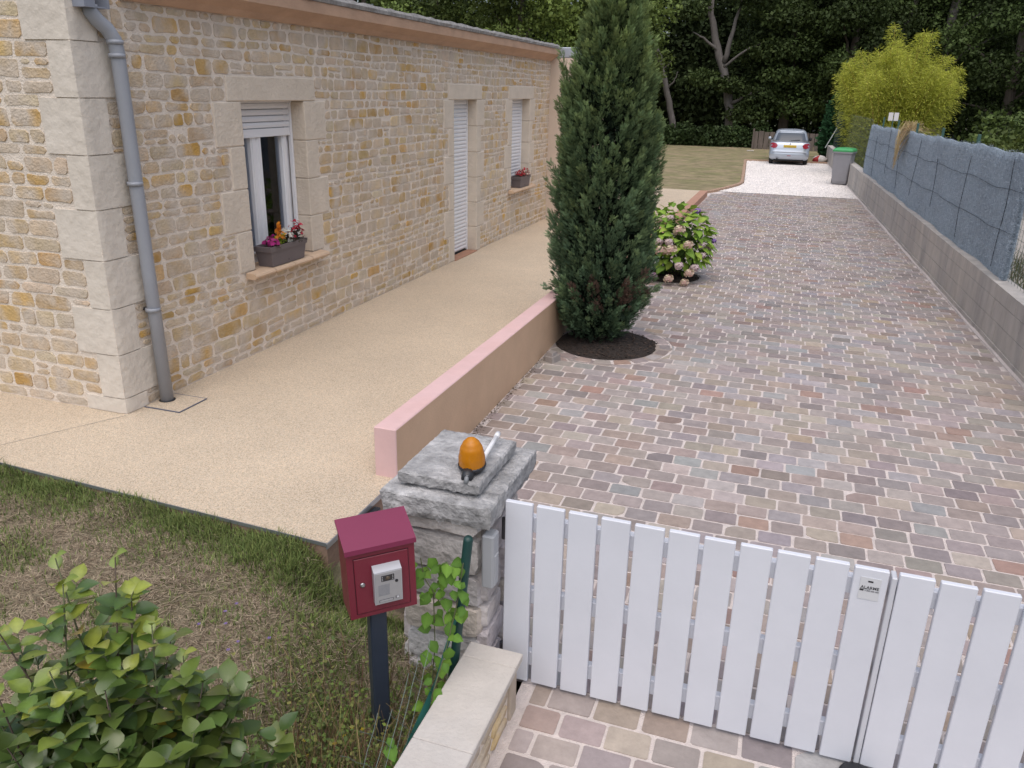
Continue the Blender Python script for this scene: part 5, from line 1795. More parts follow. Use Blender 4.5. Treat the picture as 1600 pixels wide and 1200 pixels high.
for k in range(26):
    x, y = wd.gauss(2.95, 0.2), wd.gauss(-2.2, 0.22)
    c = (0.6, 0.45, 0.02)
    if k > 18:
        x, y, c = wd.uniform(2.1, 2.6), wd.uniform(-1.9, -1.6), (0.22, 0.14, 0.42)
    if x > 3.33:
        continue
    z = float(garden_z_np(np.array(x), np.array(y))) + wd.uniform(0.04, 0.14)
    for q in range(5):
        a = q * 1.257
        b.add([(x, y, z), (x + 0.008 * math.cos(a - .4), y + 0.008 * math.sin(a - .4), z + 0.003), (x + 0.01 * math.cos(a), y + 0.01 * math.sin(a), z + 0.004), (x + 0.008 * math.cos(a + .4), y + 0.008 * math.sin(a + .4), z + 0.003)], [(0, 1, 2, 3)], c)
w_ = stuff(b.build('weeds', mat('weed', attr=True, rough=0.8, translucent=0.2), colors=True))
w_['label'] = 'tangle of dry and green weeds round the mailbox post'

# ------------------------------------------------------------------ silver car
car = thing('parked_car', (4.24, 29.3, -0.13), 'silver hatchback parked on the white gravel, seen from behind', 'car')
CS = 0.90
CM = Matrix.Translation((4.24, 29.25, -0.132)) @ Matrix.Rotation(R(1.5), 4, 'Z') @ Matrix.Diagonal((CS, CS, CS, 1))
M_car = mat('silver_paint', (0.42, 0.46, 0.52), 0.3, 0.02, 3, metallic=0.45)
M_cglass = mat('car_glass', (0.05, 0.065, 0.09), 0.15, spec=0.3)
M_tyre = mat('tyre', (0.015, 0.015, 0.016), 0.85)
M_lamp = mat('red_lamp', (0.30, 0.02, 0.035), 0.2)
def ring_rr(hw, y0, y1, z, rad, n=6):
    """rounded rectangle footprint"""
    out = []
    for (cx, cy, a0) in ((hw - rad, y0 + rad, -90), (hw - rad, y1 - rad, 0), (-hw + rad, y1 - rad, 90), (-hw + rad, y0 + rad, 180)):
        for k in range(n):
            a = R(a0 + 90 * k / (n - 1))
            out.append((cx + rad * math.cos(a), cy + rad * math.sin(a), z))
    return out
def loft(rings, M_):
    n = len(rings[0])
    vs = [M_ @ Vector(p) for r_ in rings for p in r_]
    fs = [(q * n + i, q * n + (i + 1) % n, (q + 1) * n + (i + 1) % n, (q + 1) * n + i) for q in range(len(rings) - 1) for i in range(n)]
    fs += [tuple(range(n - 1, -1, -1)), tuple((len(rings) - 1) * n + i for i in range(n))]
    return MB().add(vs, fs)
loft([ring_rr(0.72, 0.14, 3.62, 0.20, 0.22), ring_rr(0.79, 0.03, 3.76, 0.27, 0.25), ring_rr(0.815, 0.0, 3.80, 0.40, 0.26), ring_rr(0.815, 0.0, 3.80, 0.50, 0.26), ring_rr(0.80, 0.035, 3.78, 0.535, 0.26),
      ring_rr(0.815, 0.05, 3.75, 0.66, 0.28), ring_rr(0.815, 0.09, 3.66, 0.80, 0.3), ring_rr(0.795, 0.13, 3.45, 0.89, 0.3), ring_rr(0.745, 0.17, 3.05, 0.935, 0.3)], CM).build('body', M_car, car, smooth=True)
gh = [ring_rr(0.745, 0.17, 2.95, 0.93, 0.28), ring_rr(0.70, 0.27, 2.65, 1.08, 0.26), ring_rr(0.645, 0.40, 2.30, 1.24, 0.24), ring_rr(0.60, 0.50, 2.10, 1.335, 0.22), ring_rr(0.53, 0.62, 1.95, 1.39, 0.2), ring_rr(0.30, 0.85, 1.7, 1.425, 0.2)]
loft(gh, CM).build('cabin', M_car, car, smooth=True)
def band(z0, z1, u0, u1, off, m, name, n=10):
    """a curved patch lying on the cabin's rear face between heights"""
    zs = [q[0][2] for q in gh]
    vs = []
    for j in range(6):
        z = z0 + (z1 - z0) * j / 5
        hw = np.interp(z, zs, [0.745, 0.70, 0.645, 0.60, 0.53, 0.3])
        yb = np.interp(z, zs, [0.17, 0.27, 0.40, 0.50, 0.62, 0.85])
        rad = np.interp(z, zs, [0.28, 0.26, 0.24, 0.22, 0.2, 0.2])
        for i in range(n):
            u = u0 + (u1 - u0) * i / (n - 1)
            x = u * hw
            e = max(0, abs(x) - (hw - rad))
            y_ = yb + rad - math.sqrt(max(0, rad * rad - e * e)) - off
            vs.append(CM @ Vector((x, y_, z)))
    fs = [(j * n + i, j * n + i + 1, (j + 1) * n + i + 1, (j + 1) * n + i) for j in range(5) for i in range(n - 1)]
    MB().add(vs, fs).build(name, m, car, smooth=True)
band(0.985, 1.30, -0.86, 0.86, 0.010, M_cglass, 'rear_window', 16)
for s in (-1, 1):
    vs = [CM @ Vector((s * (np.interp(z, [0.93, 1.08, 1.24, 1.335], [0.745, 0.70, 0.645, 0.60]) + 0.008), y_, z)) for (y_, z) in ((0.62, 0.99), (2.55, 0.99), (2.05, 1.30), (0.78, 1.30))]
    MB().add(vs, [(0, 1, 2, 3)]).build('side_window', M_cglass, car)
    lv = []
    for (x, z) in ((0.50, 0.80), (0.545, 0.70), (0.66, 0.675), (0.77, 0.71), (0.80, 0.80), (0.775, 0.875), (0.69, 0.90), (0.57, 0.875)):
        yb = np.interp(z, [0.535, 0.66, 0.80, 0.89, 0.935], [0.035, 0.05, 0.09, 0.13, 0.17])
        hw = 0.81
        e = max(0, x - (hw - 0.29))
        lv.append(CM @ Vector((s * x, yb + 0.29 - math.sqrt(max(0, 0.29 ** 2 - e * e)) - 0.018, z)))
    MB().add(lv + [sum(lv, Vector()) / 8 + Vector((0, -0.045, 0))], [(i, (i + 1) % 8, 8) for i in range(8)]).build('tail_light', M_lamp, car, smooth=True)
    MB().lathe([(0.0, 0), (0.055, 0.0), (0.075, 0.05), (0.07, 0.10), (0.0, 0.12)], 10, CM @ Matrix.Translation((s * 0.86, 2.35, 0.98)) @ Matrix.Rotation(R(90), 4, 'X')).build('wing_mirror', M_car if s < 0 else M_tyre, car, smooth=True)
    MB().tube([CM @ Vector((s * 0.74, 2.33, 0.96)), CM @ Vector((s * 0.86, 2.31, 0.975))], 0.025, 6).build('mirror_arm', M_tyre, car)
    for yw in (0.62, 3.05):
        wv = MB()
        Mw = CM @ Matrix.Translation((s * 0.70, yw, 0.285)) @ Matrix.Rotation(R(90), 4, 'Y') @ Matrix.Translation((0, 0, -0.09))
        wv.lathe([(0.17, 0.0), (0.255, 0.0), (0.282, 0.025), (0.285, 0.09), (0.282, 0.155), (0.255, 0.18), (0.17, 0.18)], 24, Mw)
        wo = wv.build('wheel', M_tyre, car, smooth=True)
        MB().lathe([(0.0, -0.003), (0.10, -0.004), (0.165, 0.004), (0.165, 0.176), (0.10, 0.184), (0.0, 0.183)], 20, Mw).build('rim', mat('alloy', (0.5, 0.51, 0.53), 0.35, metallic=0.6), wo)
MB().box((-0.26, -0.012 + 0.055, 0.715), (0.26, 0.075, 0.815), M=CM, bev=0.005).build('number_plate', mat('yellow_plate', (0.62, 0.42, 0.04), 0.5), car)
MB().box((-0.235, 0.0415, 0.745), (0.235, 0.0428, 0.755), M=CM).build('plate_marks', mat('plate_ink', (0.12, 0.09, 0.03), 0.6), car)
MB().box((-0.70, -0.012, 0.505), (0.70, 0.03, 0.545), M=CM, bev=0.01).build('bumper_strip', mat('bumper_grey', (0.28, 0.30, 0.34), 0.5), car)
MB().box((-0.075, -0.016, 0.375), (0.075, 0.01, 0.40), M=CM, bev=0.006).build('fog_light', M_lamp, car)
MB().tube([CM @ Vector((-0.47, -0.02, 0.235)), CM @ Vector((-0.47, 0.16, 0.24))], 0.035, 10).build('exhaust', M_tyre, car)
MB().box((-0.6, 0.10, 0.16), (0.6, 3.5, 0.25), M=CM).build('underbody', M_tyre, car)
MB().tube([CM @ Vector((0.02, 0.19, 0.985)), CM @ Vector((0.10, 0.20, 1.0)), CM @ Vector((0.36, 0.215, 1.03))], 0.010, 6).build('wiper', M_tyre, car)
MB().lathe([(0.0, 0), (0.028, 0.0), (0.028, 0.008), (0, 0.01)], 14, CM @ Matrix.Translation((0, 0.085, 0.865)) @ Matrix.Rotation(R(90), 4, 'X')).build('badge', mat('chrome', (0.7, 0.7, 0.72), 0.15, metallic=1.0), car)
MB().box((-0.5, 0.50, 1.325), (0.5, 0.62, 1.375), M=CM, bev=0.02).build('roof_spoiler', M_car, car)

# ------------------------------------------------------------------ wheelie bin
wb = thing('wheelie_bin', (5.87, 22.55, -0.13), 'grey wheelie bin with a green lid against the block wall', 'bin')
BM = Matrix.Translation((5.87, 22.55, -0.132)) @ Matrix.Rotation(R(-14), 4, 'Z')
M_bin = mat('grey_bin', (0.24, 0.235, 0.25), 0.55, 0.06, 5)
loft([ring_rr(0.21, -0.22, 0.22, 0.03, 0.05), ring_rr(0.225, -0.25, 0.25, 0.12, 0.05), ring_rr(0.265, -0.31, 0.30, 0.92, 0.05)], BM).build('body', M_bin, wb, smooth=False)
loft([ring_rr(0.295, -0.345, 0.32, 0.92, 0.05), ring_rr(0.30, -0.35, 0.32, 0.965, 0.05)], BM).build('rim', M_bin, wb)
M_lid = mat('green_lid', (0.05, 0.30, 0.10), 0.5, 0.08, 6)
loft([ring_rr(0.29, -0.345, 0.33, 0.967, 0.05), ring_rr(0.292, -0.35, 0.33, 1.01, 0.05), ring_rr(0.25, -0.28, 0.30, 1.06, 0.08), ring_rr(0.1, -0.1, 0.2, 1.075, 0.08)], BM).build('lid', M_lid, wb, smooth=False)
MB().tube([BM @ Vector((-0.2, 0.36, 1.0)), BM @ Vector((0.2, 0.36, 1.0))], 0.016, 8).build('handle', M_bin, wb)
MB().tube([BM @ Vector((-0.25, 0.24, 0.10)), BM @ Vector((0.25, 0.24, 0.10))], 0.012, 8).build('axle', M_tyre, wb)
for s in (-1, 1):
    MB().lathe([(0.0, 0), (0.10, 0.0), (0.10, 0.05), (0, 0.05)], 18, BM @ Matrix.Translation((s * 0.255 - (0.0 if s > 0 else 0.05), 0.24, 0.10)) @ Matrix.Rotation(R(90), 4, 'Y')).build('wheel', M_tyre, wb)
# dark panel leaning behind the bin
lp = MB().box((-0.02, -0.3, 0), (0.02, 0.3, 0.95), M=Matrix.Translation((6.16, 23.0, -0.13)) @ Matrix.Rotation(R(-8), 4, 'Y'), bev=0.004)
tag(lp.build('leaning_board', mat('dark_board', (0.03, 0.035, 0.045), 0.6, 0.1, 5)), 'narrow dark board standing between the grey bin and the wall', 'board')
# sack and pole by the far end of the wall
sk = MB()
sr2 = random.Random(6)
nn = 14
prof = [(0.02, 0.0), (0.24, 0.0), (0.30, 0.06), (0.27, 0.16), (0.16, 0.24), (0.04, 0.27)]
vs, fs = [], []
for (q, z) in prof:
    for k in range(nn):
        a = 2 * math.pi * k / nn
        w = q * (1 + 0.18 * math.sin(k * 2.3 + z * 20))
        vs.append((5.42 + w * 0.95 * math.cos(a), 31.2 + w * 0.8 * math.sin(a), -0.11 + z))
for i in range(len(prof) - 1):
    for k in range(nn):
        fs.append((i * nn + k, i * nn + (k + 1) % nn, (i + 1) * nn + (k + 1) % nn, (i + 1) * nn + k))
fs.append(tuple((len(prof) - 1) * nn + k for k in range(nn)))
sk.add(vs, fs)
sk.m = [1 if (i % nn) in (8, 9) else 0 for i in range(len(fs))]
tag(sk.build('rubble_sack', [mat('white_sack', (0.55, 0.52, 0.49), 0.8, 0.25, 6), mat('red_sack', (0.33, 0.03, 0.03), 0.8)], smooth=True), 'slumped white and red sack on the ground right of the car', 'sack')
tag(MB().tube([(5.56, 31.3, 0.45), (5.90, 31.4, 1.22)], 0.016, 6).build('leaning_pole', mat('pale_pole', (0.45, 0.47, 0.45), 0.6)), 'thin pale pole leaning on the wall end beyond the bin', 'pole')
tag(MB().box((-0.16, -0.05, 0), (0.16, 0.05, 0.05), M=Matrix.Translation((2.45, 36.3, -0.1)) @ Matrix.Rotation(R(20), 4, 'Z'), bev=0.01).build('plank_offcut', mat('pale_wood', (0.5, 0.45, 0.4), 0.8, 0.1, 5)), 'small pale plank lying on the far lawn left of the car', 'plank')
# little white sign above the screen
sg = thing('fence_sign', (6.5, 17.0, 1.7), 'small white two-part sign above the blue screen', 'sign')
MB().box((-0.012, -0.012, 1.55), (0.012, 0.012, 1.9), M=Matrix.Translation((6.51, 17.0, 0))).build('stake', M_gpost, sg)
for s in (-1, 1):
    MB().box((0.01 if s > 0 else -0.11, -0.006, -0.09), (0.11 if s > 0 else -0.01, 0.006, 0.09), M=Matrix.Translation((6.51, 16.985, 1.95)) @ Matrix.Rotation(R(12 * s), 4, 'Z'), bev=0.003).build('panel', mat('sign_white', (0.62, 0.60, 0.60), 0.6), sg)
# dried grass tuft hanging over the screen
dg = thing('dried_plant', (6.45, 13.6, 1.75), 'tuft of straw-coloured dried grass hanging over the blue screen', 'plant')
b = MB()
dr = random.Random(19)
for k in range(90):
    top_ = Vector((6.47 + dr.uniform(-.12, .25), 13.6 + dr.uniform(-.3, .3), 1.80 + dr.uniform(-0.03, 0.16)))
    a = Vector((6.52 + dr.uniform(-.02, .04), 13.6 + dr.uniform(-.15, .15), 1.72))
    e = Vector((6.33 + dr.uniform(-.03, .02), 13.55 + dr.uniform(-.22, .22), 1.72 - dr.uniform(0.1, 0.7)))
    if dr.random() < 0.25:
        e = Vector((6.75 + dr.uniform(-.1, .2), 13.6 + dr.uniform(-.4, .2), 1.7 + dr.uniform(-.1, .1)))
    b.tube([tuple(a), tuple(a.lerp(top_, 0.7) + Vector((0, 0, .03))), tuple(top_), tuple(top_.lerp(e, 0.35) + Vector((-0.05, 0, 0))), tuple(e)], [0.004, 0.004, 0.004, 0.004, 0.002], 3, col=jit((0.42, 0.32, 0.17), 0.3, dr), cap=False)
stuff(b.build('dry_stalks', mat('straw', attr=True, rough=0.85), dg, colors=True))

# ------------------------------------------------------------------ plants beyond the fence
r5 = np.random.default_rng(31)
bam = thing('golden_bamboo', (7.3, 26.5, -0.12), 'big yellow-green bamboo clump rising behind the blue screen fence', 'bamboo')
bm = MB()
bases = []
for k in range(46):
    a = r5.uniform(0, 6.283)
    q = math.sqrt(r5.random())
    bx, by = 7.35 + math.cos(a) * q * 0.7, 26.4 + math.sin(a) * q * 0.7
    lean = np.array([math.cos(a) * q * 1.3, math.sin(a) * q * 1.3])
    h = r5.uniform(3.7, 4.7) * (1 - 0.34 * q * q)
    pts = [(bx, by, -0.12), (bx + lean[0] * 0.15, by + lean[1] * 0.15, h * 0.35), (bx + lean[0] * 0.5, by + lean[1] * 0.5, h * 0.72), (bx + lean[0], by + lean[1], h)]
    MB().tube(pts, [0.02, 0.018, 0.013, 0.005], 5).build('culm', mat('bamboo_culm', (0.36, 0.26, 0.05), 0.45), bam)
    bases.append(pts)
n = 85000
ci = r5.integers(0, len(bases), n)
t = 0.03 + 0.97 * r5.random(n) ** 0.9
BP = np.array(bases)
q = t * 3
i0 = np.minimum(2, q.astype(int))
fr_ = (q - i0)[:, None]
pos = BP[ci, i0] * (1 - fr_) + BP[ci, i0 + 1] * fr_
reach = 0.72 * np.sin(np.pi * np.clip(t * 0.9 + 0.1, 0, 1)) + 0.12
u = unit(n, r5)
pos = pos + u * (reach * r5.random(n) ** 0.5)[:, None] * np.array([1, 1, 0.6])
NV = np.array([(0, 0, 0), (0.4, -0.07, 0.02), (1, 0, -0.12), (0.4, 0.07, 0.02)], np.float32)
v_, f_ = scatter(NV, QUAD_F, pos, rot_frames(u * np.array([1, 1, 0.3]) + np.array([0, 0, -0.12]) + r5.normal(0, 0.3, (n, 3)), unit(n, r5) * 0.5 + np.array([0, 0, 1])), r5.uniform(0.08, 0.16, n))
stuff(np_mesh('leaves', v_, f_, mat('bamboo_leaf', attr=True, rough=0.6, translucent=0.45), bam, leaf_cols(n, (0.46, 0.50, 0.075), 0.3, r5, hue=(0.58, 0.56, 0.12))))

def conifer(loc, h, rad, n, col, label, seed):
    r = np.random.default_rng(seed)
    t = thing('thuja_tree', loc, label, 'tree')
    z = h * r.random(n) ** 1.1
    rr = rad * np.interp(z / h, [0, 0.15, 0.6, 1], [0.75, 1, 0.75, 0.05]) * np.sqrt(r.uniform(0.35, 1, n))
    a = r.uniform(0, 6.283, n)
    pos = np.stack([loc[0] + np.cos(a) * rr, loc[1] + np.sin(a) * rr, loc[2] + z], 1)
    d = np.stack([np.cos(a), np.sin(a), np.full(n, 0.5)], 1) + r.normal(0, 0.4, (n, 3))
    v, f = scatter(QUAD_V, QUAD_F, pos, rot_frames(d, unit(n, r)), r.uniform(0.10, 0.22, n))
    stuff(np_mesh('crown', v, f, M_leafdull, t, leaf_cols(n, col, 0.4, r)))
    MB().tube([(loc[0], loc[1], loc[2] - 0.1), (loc[0], loc[1], loc[2] + h * 0.8)], [0.12, 0.03], 7).build('trunk', M_bark, t)
conifer((6.35, 33.5, -0.1), 3.5, 1.05, 9000, (0.028, 0.075, 0.032), 'dark green thuja standing between the car and the bamboo', 3)

# low bushes in the neighbour's garden
def bush(name, blobs, n, size, col, hue, label, seed, cat='bush'):
    r = np.random.default_rng(seed)
    c0 = np.mean([b_[0] for b_ in blobs], axis=0)
    t = thing(name, (c0[0], c0[1], 0.0), label, cat)
    v, f, idx, rad = blob_leaves(blobs, n, size, r, shell=0.5)
    k = np.random.default_rng(seed + 1).uniform(0.75, 1.25, len(blobs))[idx]
    c = leaf_cols(n, col, 0.35, r, hue=hue) * np.repeat(k, 4)[:, None]
    stuff(np_mesh('leaves', v, f, M_leaf, t, c))
    for bl in blobs[:6]:
        MB().tube([(bl[0][0], bl[0][1], 0.0), tuple(bl[0])], [0.03, 0.01], 5).build('stem', M_twig, t)
    return t
rb_ = random.Random(10)
bush('bramble_bush', [((8.6 + i * 0.55 + rb_.uniform(-.2, .2), 17.5 - i * 0.5 + rb_.uniform(-.6, .6), 0.85 + rb_.uniform(-.2, .25)), (0.7, 0.7, 0.75)) for i in range(8)], 9000, 0.13, (0.075, 0.105, 0.028), (0.13, 0.15, 0.03), 'green bramble bushes behind the near end of the blue screen', 8)
bush('garden_hedge', [((10.5 + i * 1.2 + rb_.uniform(-.3, .3), 26 - i * 0.6 + rb_.uniform(-.6, .6), 0.9 + rb_.uniform(-.2, .3)), (1.1, 1.0, 1.15)) for i in range(8)], 9000, 0.18, (0.06, 0.09, 0.026), (0.10, 0.13, 0.03), 'loose green hedge right of the bamboo in the next garden', 9, 'hedge')
# lavender strip and dark raised bed in the neighbour's yard
lav = thing('lavender_clump', (7.5, 6.9, 0.05), 'tuft of lavender and grass behind the wire mesh at the right edge', 'plant')
n = 1500
p0 = np.stack([r5.uniform(7.0, 7.9, n), r5.uniform(5.6, 9.5, n), np.full(n, 0.05)], 1)
d = r5.normal(0, 0.35, (n, 3)) + np.array([0, 0, 1])
v_, f_ = scatter(np.array([(0, -0.02, 0), (1, 0, 0.02), (0, 0.02, 0)], np.float32), np.array([(0, 1, 2)], np.int32), p0, rot_frames(d, unit(n, r5)), r5.uniform(0.12, 0.34, n))
stuff(np_mesh('stalks', v_, f_, M_leafdull, lav, leaf_cols(n, (0.10, 0.12, 0.045), 0.4, r5, hue=(0.12, 0.09, 0.12), k=3)))
tag(MB().box((9.3, 15.5, 0.05), (12, 15.62, 0.36), bev=0.01).build('raised_bed', mat('dark_timber', (0.05, 0.055, 0.06), 0.7, 0.2, 4)), 'dark timber edge in the next garden beyond the wire mesh', 'raised bed')

# ------------------------------------------------------------------ hedge, fence and wood at the back
hb_ = random.Random(13)
bush('ivy_hedge', [((-11 + i * 0.62, 39.2 + hb_.uniform(-.15, .15), 0.32 + hb_.uniform(-.08, .12)), (0.62, 0.42, 0.62 + hb_.uniform(-.05, .1))) for i in range(23)], 26000, 0.15, (0.035, 0.058, 0.02), (0.06, 0.085, 0.025), 'long dark ivy hedge at the far end of the lawn', 15, 'hedge')
bf = thing('board_fence', (4.5, 38.3, -0.1), 'weathered brown board fence behind the silver car', 'fence')
for k in range(15):
    x = 2.4 + k * 0.26
    MB().box((x, 38.3 + hb_.uniform(-.01, .01), -0.1), (x + 0.235, 38.335, 0.72 + hb_.uniform(-.03, .03)), bev=0.004).build('board', mat('old_boards', (0.13, 0.105, 0.09), 0.9, 0.3, 6, 0.4, 30, stretch=(1, 1, 0.3)), bf)
MB().box((2.4, 38.336, 0.1), (6.3, 38.38, 0.18)).build('rail', MATS['old_boards'], bf)
for i in (0, 7, 14):
    MB().box((2.38 + i * 0.27, 38.23, -0.15), (2.46 + i * 0.27, 38.295, 0.85), bev=0.005).build('post', MATS['old_boards'], bf)

def limb_tree(name, trunk, rads, limbs, blobs, n, size, col, hue, label, seed, bark=None):
    r = np.random.default_rng(seed)
    t = thing(name, (trunk[0][0], trunk[0][1], -0.1), label, 'tree')
    bark = bark or M_bark
    def smooth_path(p):
        out = []
        for i in range(len(p) - 1):
            for q in range(4):
                s = q / 4
                out.append(tuple(Vector(p[i]).lerp(Vector(p[i + 1]), s) + Vector((math.sin(i * 3 + q * 2.1 + seed) * 0.03, 0, 0))))
        return out + [tuple(p[-1])]
    def lerp_r(rr, m):
        return list(np.interp(np.linspace(0, len(rr) - 1, m), range(len(rr)), rr))
    sp_ = smooth_path(trunk)
    MB().tube(sp_, lerp_r(rads, len(sp_)), 9).build('trunk', bark, t, smooth=True)
    for (pts, r0) in limbs:
        sp_ = smooth_path(pts)
        MB().tube(sp_, lerp_r([r0, r0 * 0.65, r0 * 0.25], len(sp_)), 7).build('limb', bark, t, smooth=True)
    if blobs:
        v, f, idx, rad = blob_leaves(blobs, n, size, r, shell=0.6, up=0.8)
        k = r.uniform(0.5, 1.5, len(blobs))[idx]  # strong brightness contrast between blobs, lit boughs put into the leaf colour
        c = leaf_cols(n, col, 0.35, r, hue=hue) * np.repeat(k, 4)[:, None]
        stuff(np_mesh('crown', v, f, M_leaf, t, c))
    return t
def auto_blobs(cx, cy, z0, z1, rad, n, r, flat=0.7):
    out = []
    for k in range(n):
        t = (k + 0.5) / n
        z = z0 + (z1 - z0) * t
        w = rad * (0.55 + 0.45 * math.sin(math.pi * min(1, 0.15 + t * 0.85)))
        a = k * 2.4 + r.uniform(-.5, .5)
        q = w * r.uniform(0.35, 0.85)
        s = rad * r.uniform(0.26, 0.44)
        out.append(((cx + math.cos(a) * q, cy + math.sin(a) * q, z + r.uniform(-.4, .4)), (s * 1.15, s * 1.1, s * flat)))
    return out
tr = random.Random(88)
G1, G1h = (0.05, 0.074, 0.025), (0.08, 0.11, 0.03)
G2, G2h = (0.075, 0.11, 0.026), (0.12, 0.155, 0.035)
def tree(x, y, h, rad, z0, col, hue, label, seed, n=15000, size=0.26, nb=26, lean=0.0):
    blobs = auto_blobs(x + lean, y, z0, h, rad, nb, tr)
    limbs = []
    for bl in blobs[2:14:2]:
        st = (x + lean * min(1, bl[0][2] / h) * 0.6, y, max(1.2, bl[0][2] * 0.6))
        limbs.append(([st, tuple((Vector(st) + Vector(bl[0])) / 2 + Vector((0, 0, 0.2))), bl[0]], 0.09))
    limb_tree('broadleaf_tree', [(x, y, -0.15), (x + lean * 0.3, y, h * 0.3), (x + lean * 0.7, y, h * 0.6), (x + lean, y, h * 0.95)], [0.30, 0.24, 0.16, 0.04], limbs, blobs, n, size, col, hue, label, seed)
# lighter trees rising behind the roof
tree(-8.6, 35, 9.5, 3.4, 2.6, (0.13, 0.18, 0.045), (0.19, 0.24, 0.06), 'light green broadleaf tree just above the far end of the roof', 201, 26000, 0.17)
tree(-13.8, 37, 11, 3.6, 3.0, (0.09, 0.13, 0.036), (0.15, 0.19, 0.05), 'mid green tree over the middle of the roof edge', 202, 22000, 0.19)
tree(-4.6, 38.5, 10, 3.0, 2.4, (0.10, 0.14, 0.038), (0.15, 0.19, 0.05), 'green tree directly behind the top of the cypress', 203, 22000, 0.18)
tree(-19.5, 40, 10, 3.2, 4.6, (0.045, 0.07, 0.022), G1h, 'darker tree at the left end of the roof edge, sky showing between its leaves', 204, 7000, 0.26, 18)
# the ivy-footed oak with a grey leaning trunk
ob = auto_blobs(-0.2, 43.4, 1.6, 9.5, 3.3, 26, tr)
limb_tree('old_oak', [(0.95, 43.6, -0.15), (0.75, 43.6, 1.6), (0.35, 43.6, 3.2), (-0.25, 43.6, 4.7), (-0.75, 43.6, 6.4), (-1.0, 43.6, 9)], [0.30, 0.25, 0.22, 0.20, 0.16, 0.1],
          [([(0.2, 43.5, 4.0), (0.5, 43.4, 5.6), (0.9, 43.4, 7.6)], 0.16), ([(-0.2, 43.5, 4.6), (-1.0, 43.3, 5.2), (-1.6, 43.3, 5.5)], 0.09), ([(0.75, 43.5, 1.9), (1.9, 43, 2.5), (2.8, 43, 2.6)], 0.1), ([(0.1, 43.5, 3.7), (1.3, 43, 4.6), (2.2, 43, 5.0)], 0.08)],
          [((2.4, 43, 2.4), (1.2, 1.0, 0.55)), ((1.8, 43, 1.4), (1.3, 1.0, 0.45)), ((2.7, 43, 4.6), (1.3, 1, 0.6)), ((-0.8, 42.8, 3.2), (0.9, 0.6, 0.45)), ((3.3, 43, 6.2), (1.5, 1.2, 0.7)), ((-1.8, 43, 6.6), (1.0, 1, 0.6)), ((1.2, 43, 7.4), (1.4, 1, 0.7)), ((0.6, 42.9, 2.9), (0.8, 0.6, 0.4)), ((3.2, 43, 3.4), (1.1, 1, 0.5))],
          9000, 0.2, G1, G1h, 'old oak with a leaning grey trunk at the edge of the dark wood', 301, M_palebark)
limb_tree('bare_tree', [(-2.0, 43, -0.15), (-2.3, 43, 1.2), (-2.75, 43, 2.7), (-3.25, 43, 4.3), (-3.7, 43, 5.1), (-4.3, 43, 5.9), (-4.9, 43, 7.0)], [0.19, 0.17, 0.16, 0.15, 0.12, 0.10, 0.05],
          [([(-2.7, 43, 2.6), (-2.3, 42.9, 3.0), (-2.15, 42.9, 3.5)], 0.06), ([(-3.3, 43, 4.4), (-3.55, 42.9, 3.4), (-3.45, 42.9, 2.0)], 0.035), ([(-3.0, 43, 3.6), (-2.6, 42.9, 3.9), (-2.4, 42.9, 4.3)], 0.03)], [], 0, 0, G1, G1h, 'slender pale dead tree leaning right of the cypress top', 302, M_palebark)
limb_tree('dead_tree', [(11.3, 44.5, -0.15), (11.2, 44.5, 3.2), (11.0, 44.5, 5.4), (11.05, 44.5, 7.2), (11.3, 44.5, 9.0)], [0.30, 0.26, 0.24, 0.2, 0.1],
          [([(11.0, 44.4, 5.3), (11.9, 44.2, 6.1), (13.2, 44.2, 7.2)], 0.10), ([(11.1, 44.4, 3.9), (12.0, 44.2, 4.7), (13.0, 44.2, 5.3)], 0.13), ([(12.6, 44.2, 6.7), (12.7, 44.2, 6.2), (12.75, 44.2, 5.6)], 0.04)], [], 0, 0, G1, G1h, 'dead grey tree with bare forked limbs above the bamboo on the right', 303, M_palebark)
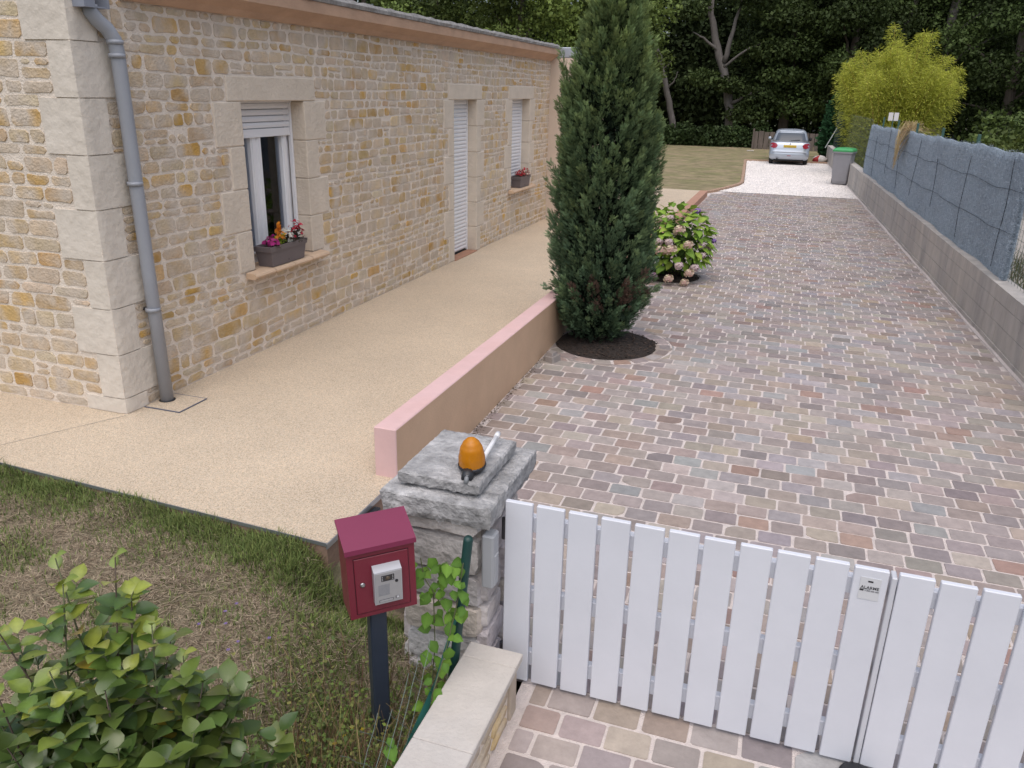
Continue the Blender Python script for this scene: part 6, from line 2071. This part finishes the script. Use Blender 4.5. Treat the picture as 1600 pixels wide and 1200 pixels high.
limb_tree('dead_tree', [(8.4, 44.5, -0.15), (8.6, 44.5, 3), (8.9, 44.5, 5.6), (9.3, 44.5, 7.3), (9.5, 44.5, 9)], [0.2, 0.17, 0.14, 0.12, 0.06],
          [([(8.95, 44.4, 5.8), (8.4, 44.2, 6.4), (8.0, 44.2, 6.6)], 0.05)], [], 0, 0, G1, G1h, 'thin bare grey trunk above the middle of the bamboo', 304, M_palebark)
# front row of the wood, leaf colour brightened to imitate lit boughs
for i, (x, y, h, rad, z0, lab) in enumerate([(3.6, 45, 10, 3.0, 1.4, 'dark broadleaf tree hanging low above the silver car'), (6.6, 43.5, 10, 2.8, 1.6, 'dark green tree behind the left side of the bamboo'),
                                             (10.2, 46, 11, 3.4, 1.4, 'dark tree behind the dead limbs above the bamboo'), (14.0, 43, 10, 3.3, 0.8, 'dense dark tree right of the bamboo'), (18.5, 42, 10, 3.4, 0.8, 'dense dark tree at the right edge of the picture')]):
    tree(x, y, h, rad, z0, (0.05, 0.075, 0.024), (0.085, 0.12, 0.034), lab, 400 + i, 24000, 0.175, 26)
# the wood behind: one mass nobody could count
r6 = np.random.default_rng(66)
wb_ = []
for k in range(260):
    x = r6.uniform(-24, 30)
    y = r6.uniform(47, 58)
    z = r6.uniform(0.3, 12) if x > -6 else r6.uniform(0.3, 7.5)
    s = r6.uniform(1.2, 2.4)
    wb_.append(((x, y, z), (s * 1.2, s, s * 0.8)))
for k in range(210):
    s = r6.uniform(2.0, 3.2)
    wb_.append(((r6.uniform(-12, 38), r6.uniform(59, 66), r6.uniform(0.5, 15)), (s * 1.3, s, s)))
n = 215000
va, fa, ia, _q = blob_leaves(wb_[:260], 140000, 0.30, r6, shell=0.5, up=0.6)
vb, fb, ib, _q = blob_leaves(wb_[260:], 75000, 0.62, r6, shell=0.4, up=0.6)
v_, f_, idx = np.concatenate([va, vb]), np.concatenate([fa, fb + len(va)]), np.concatenate([ia, ib + 260])
k = r6.uniform(0.6, 1.3, len(wb_))[idx]
wood = stuff(np_mesh('woodland', v_, f_, M_leafdull, None, leaf_cols(n, (0.022, 0.033, 0.013), 0.4, r6, hue=(0.036, 0.05, 0.016)) * np.repeat(k, 4)[:, None]))
wood['label'] = 'dark mass of dense woodland closing the view'

for o in bpy.data.objects:
    if '_loc' in o:
        del o['_loc']
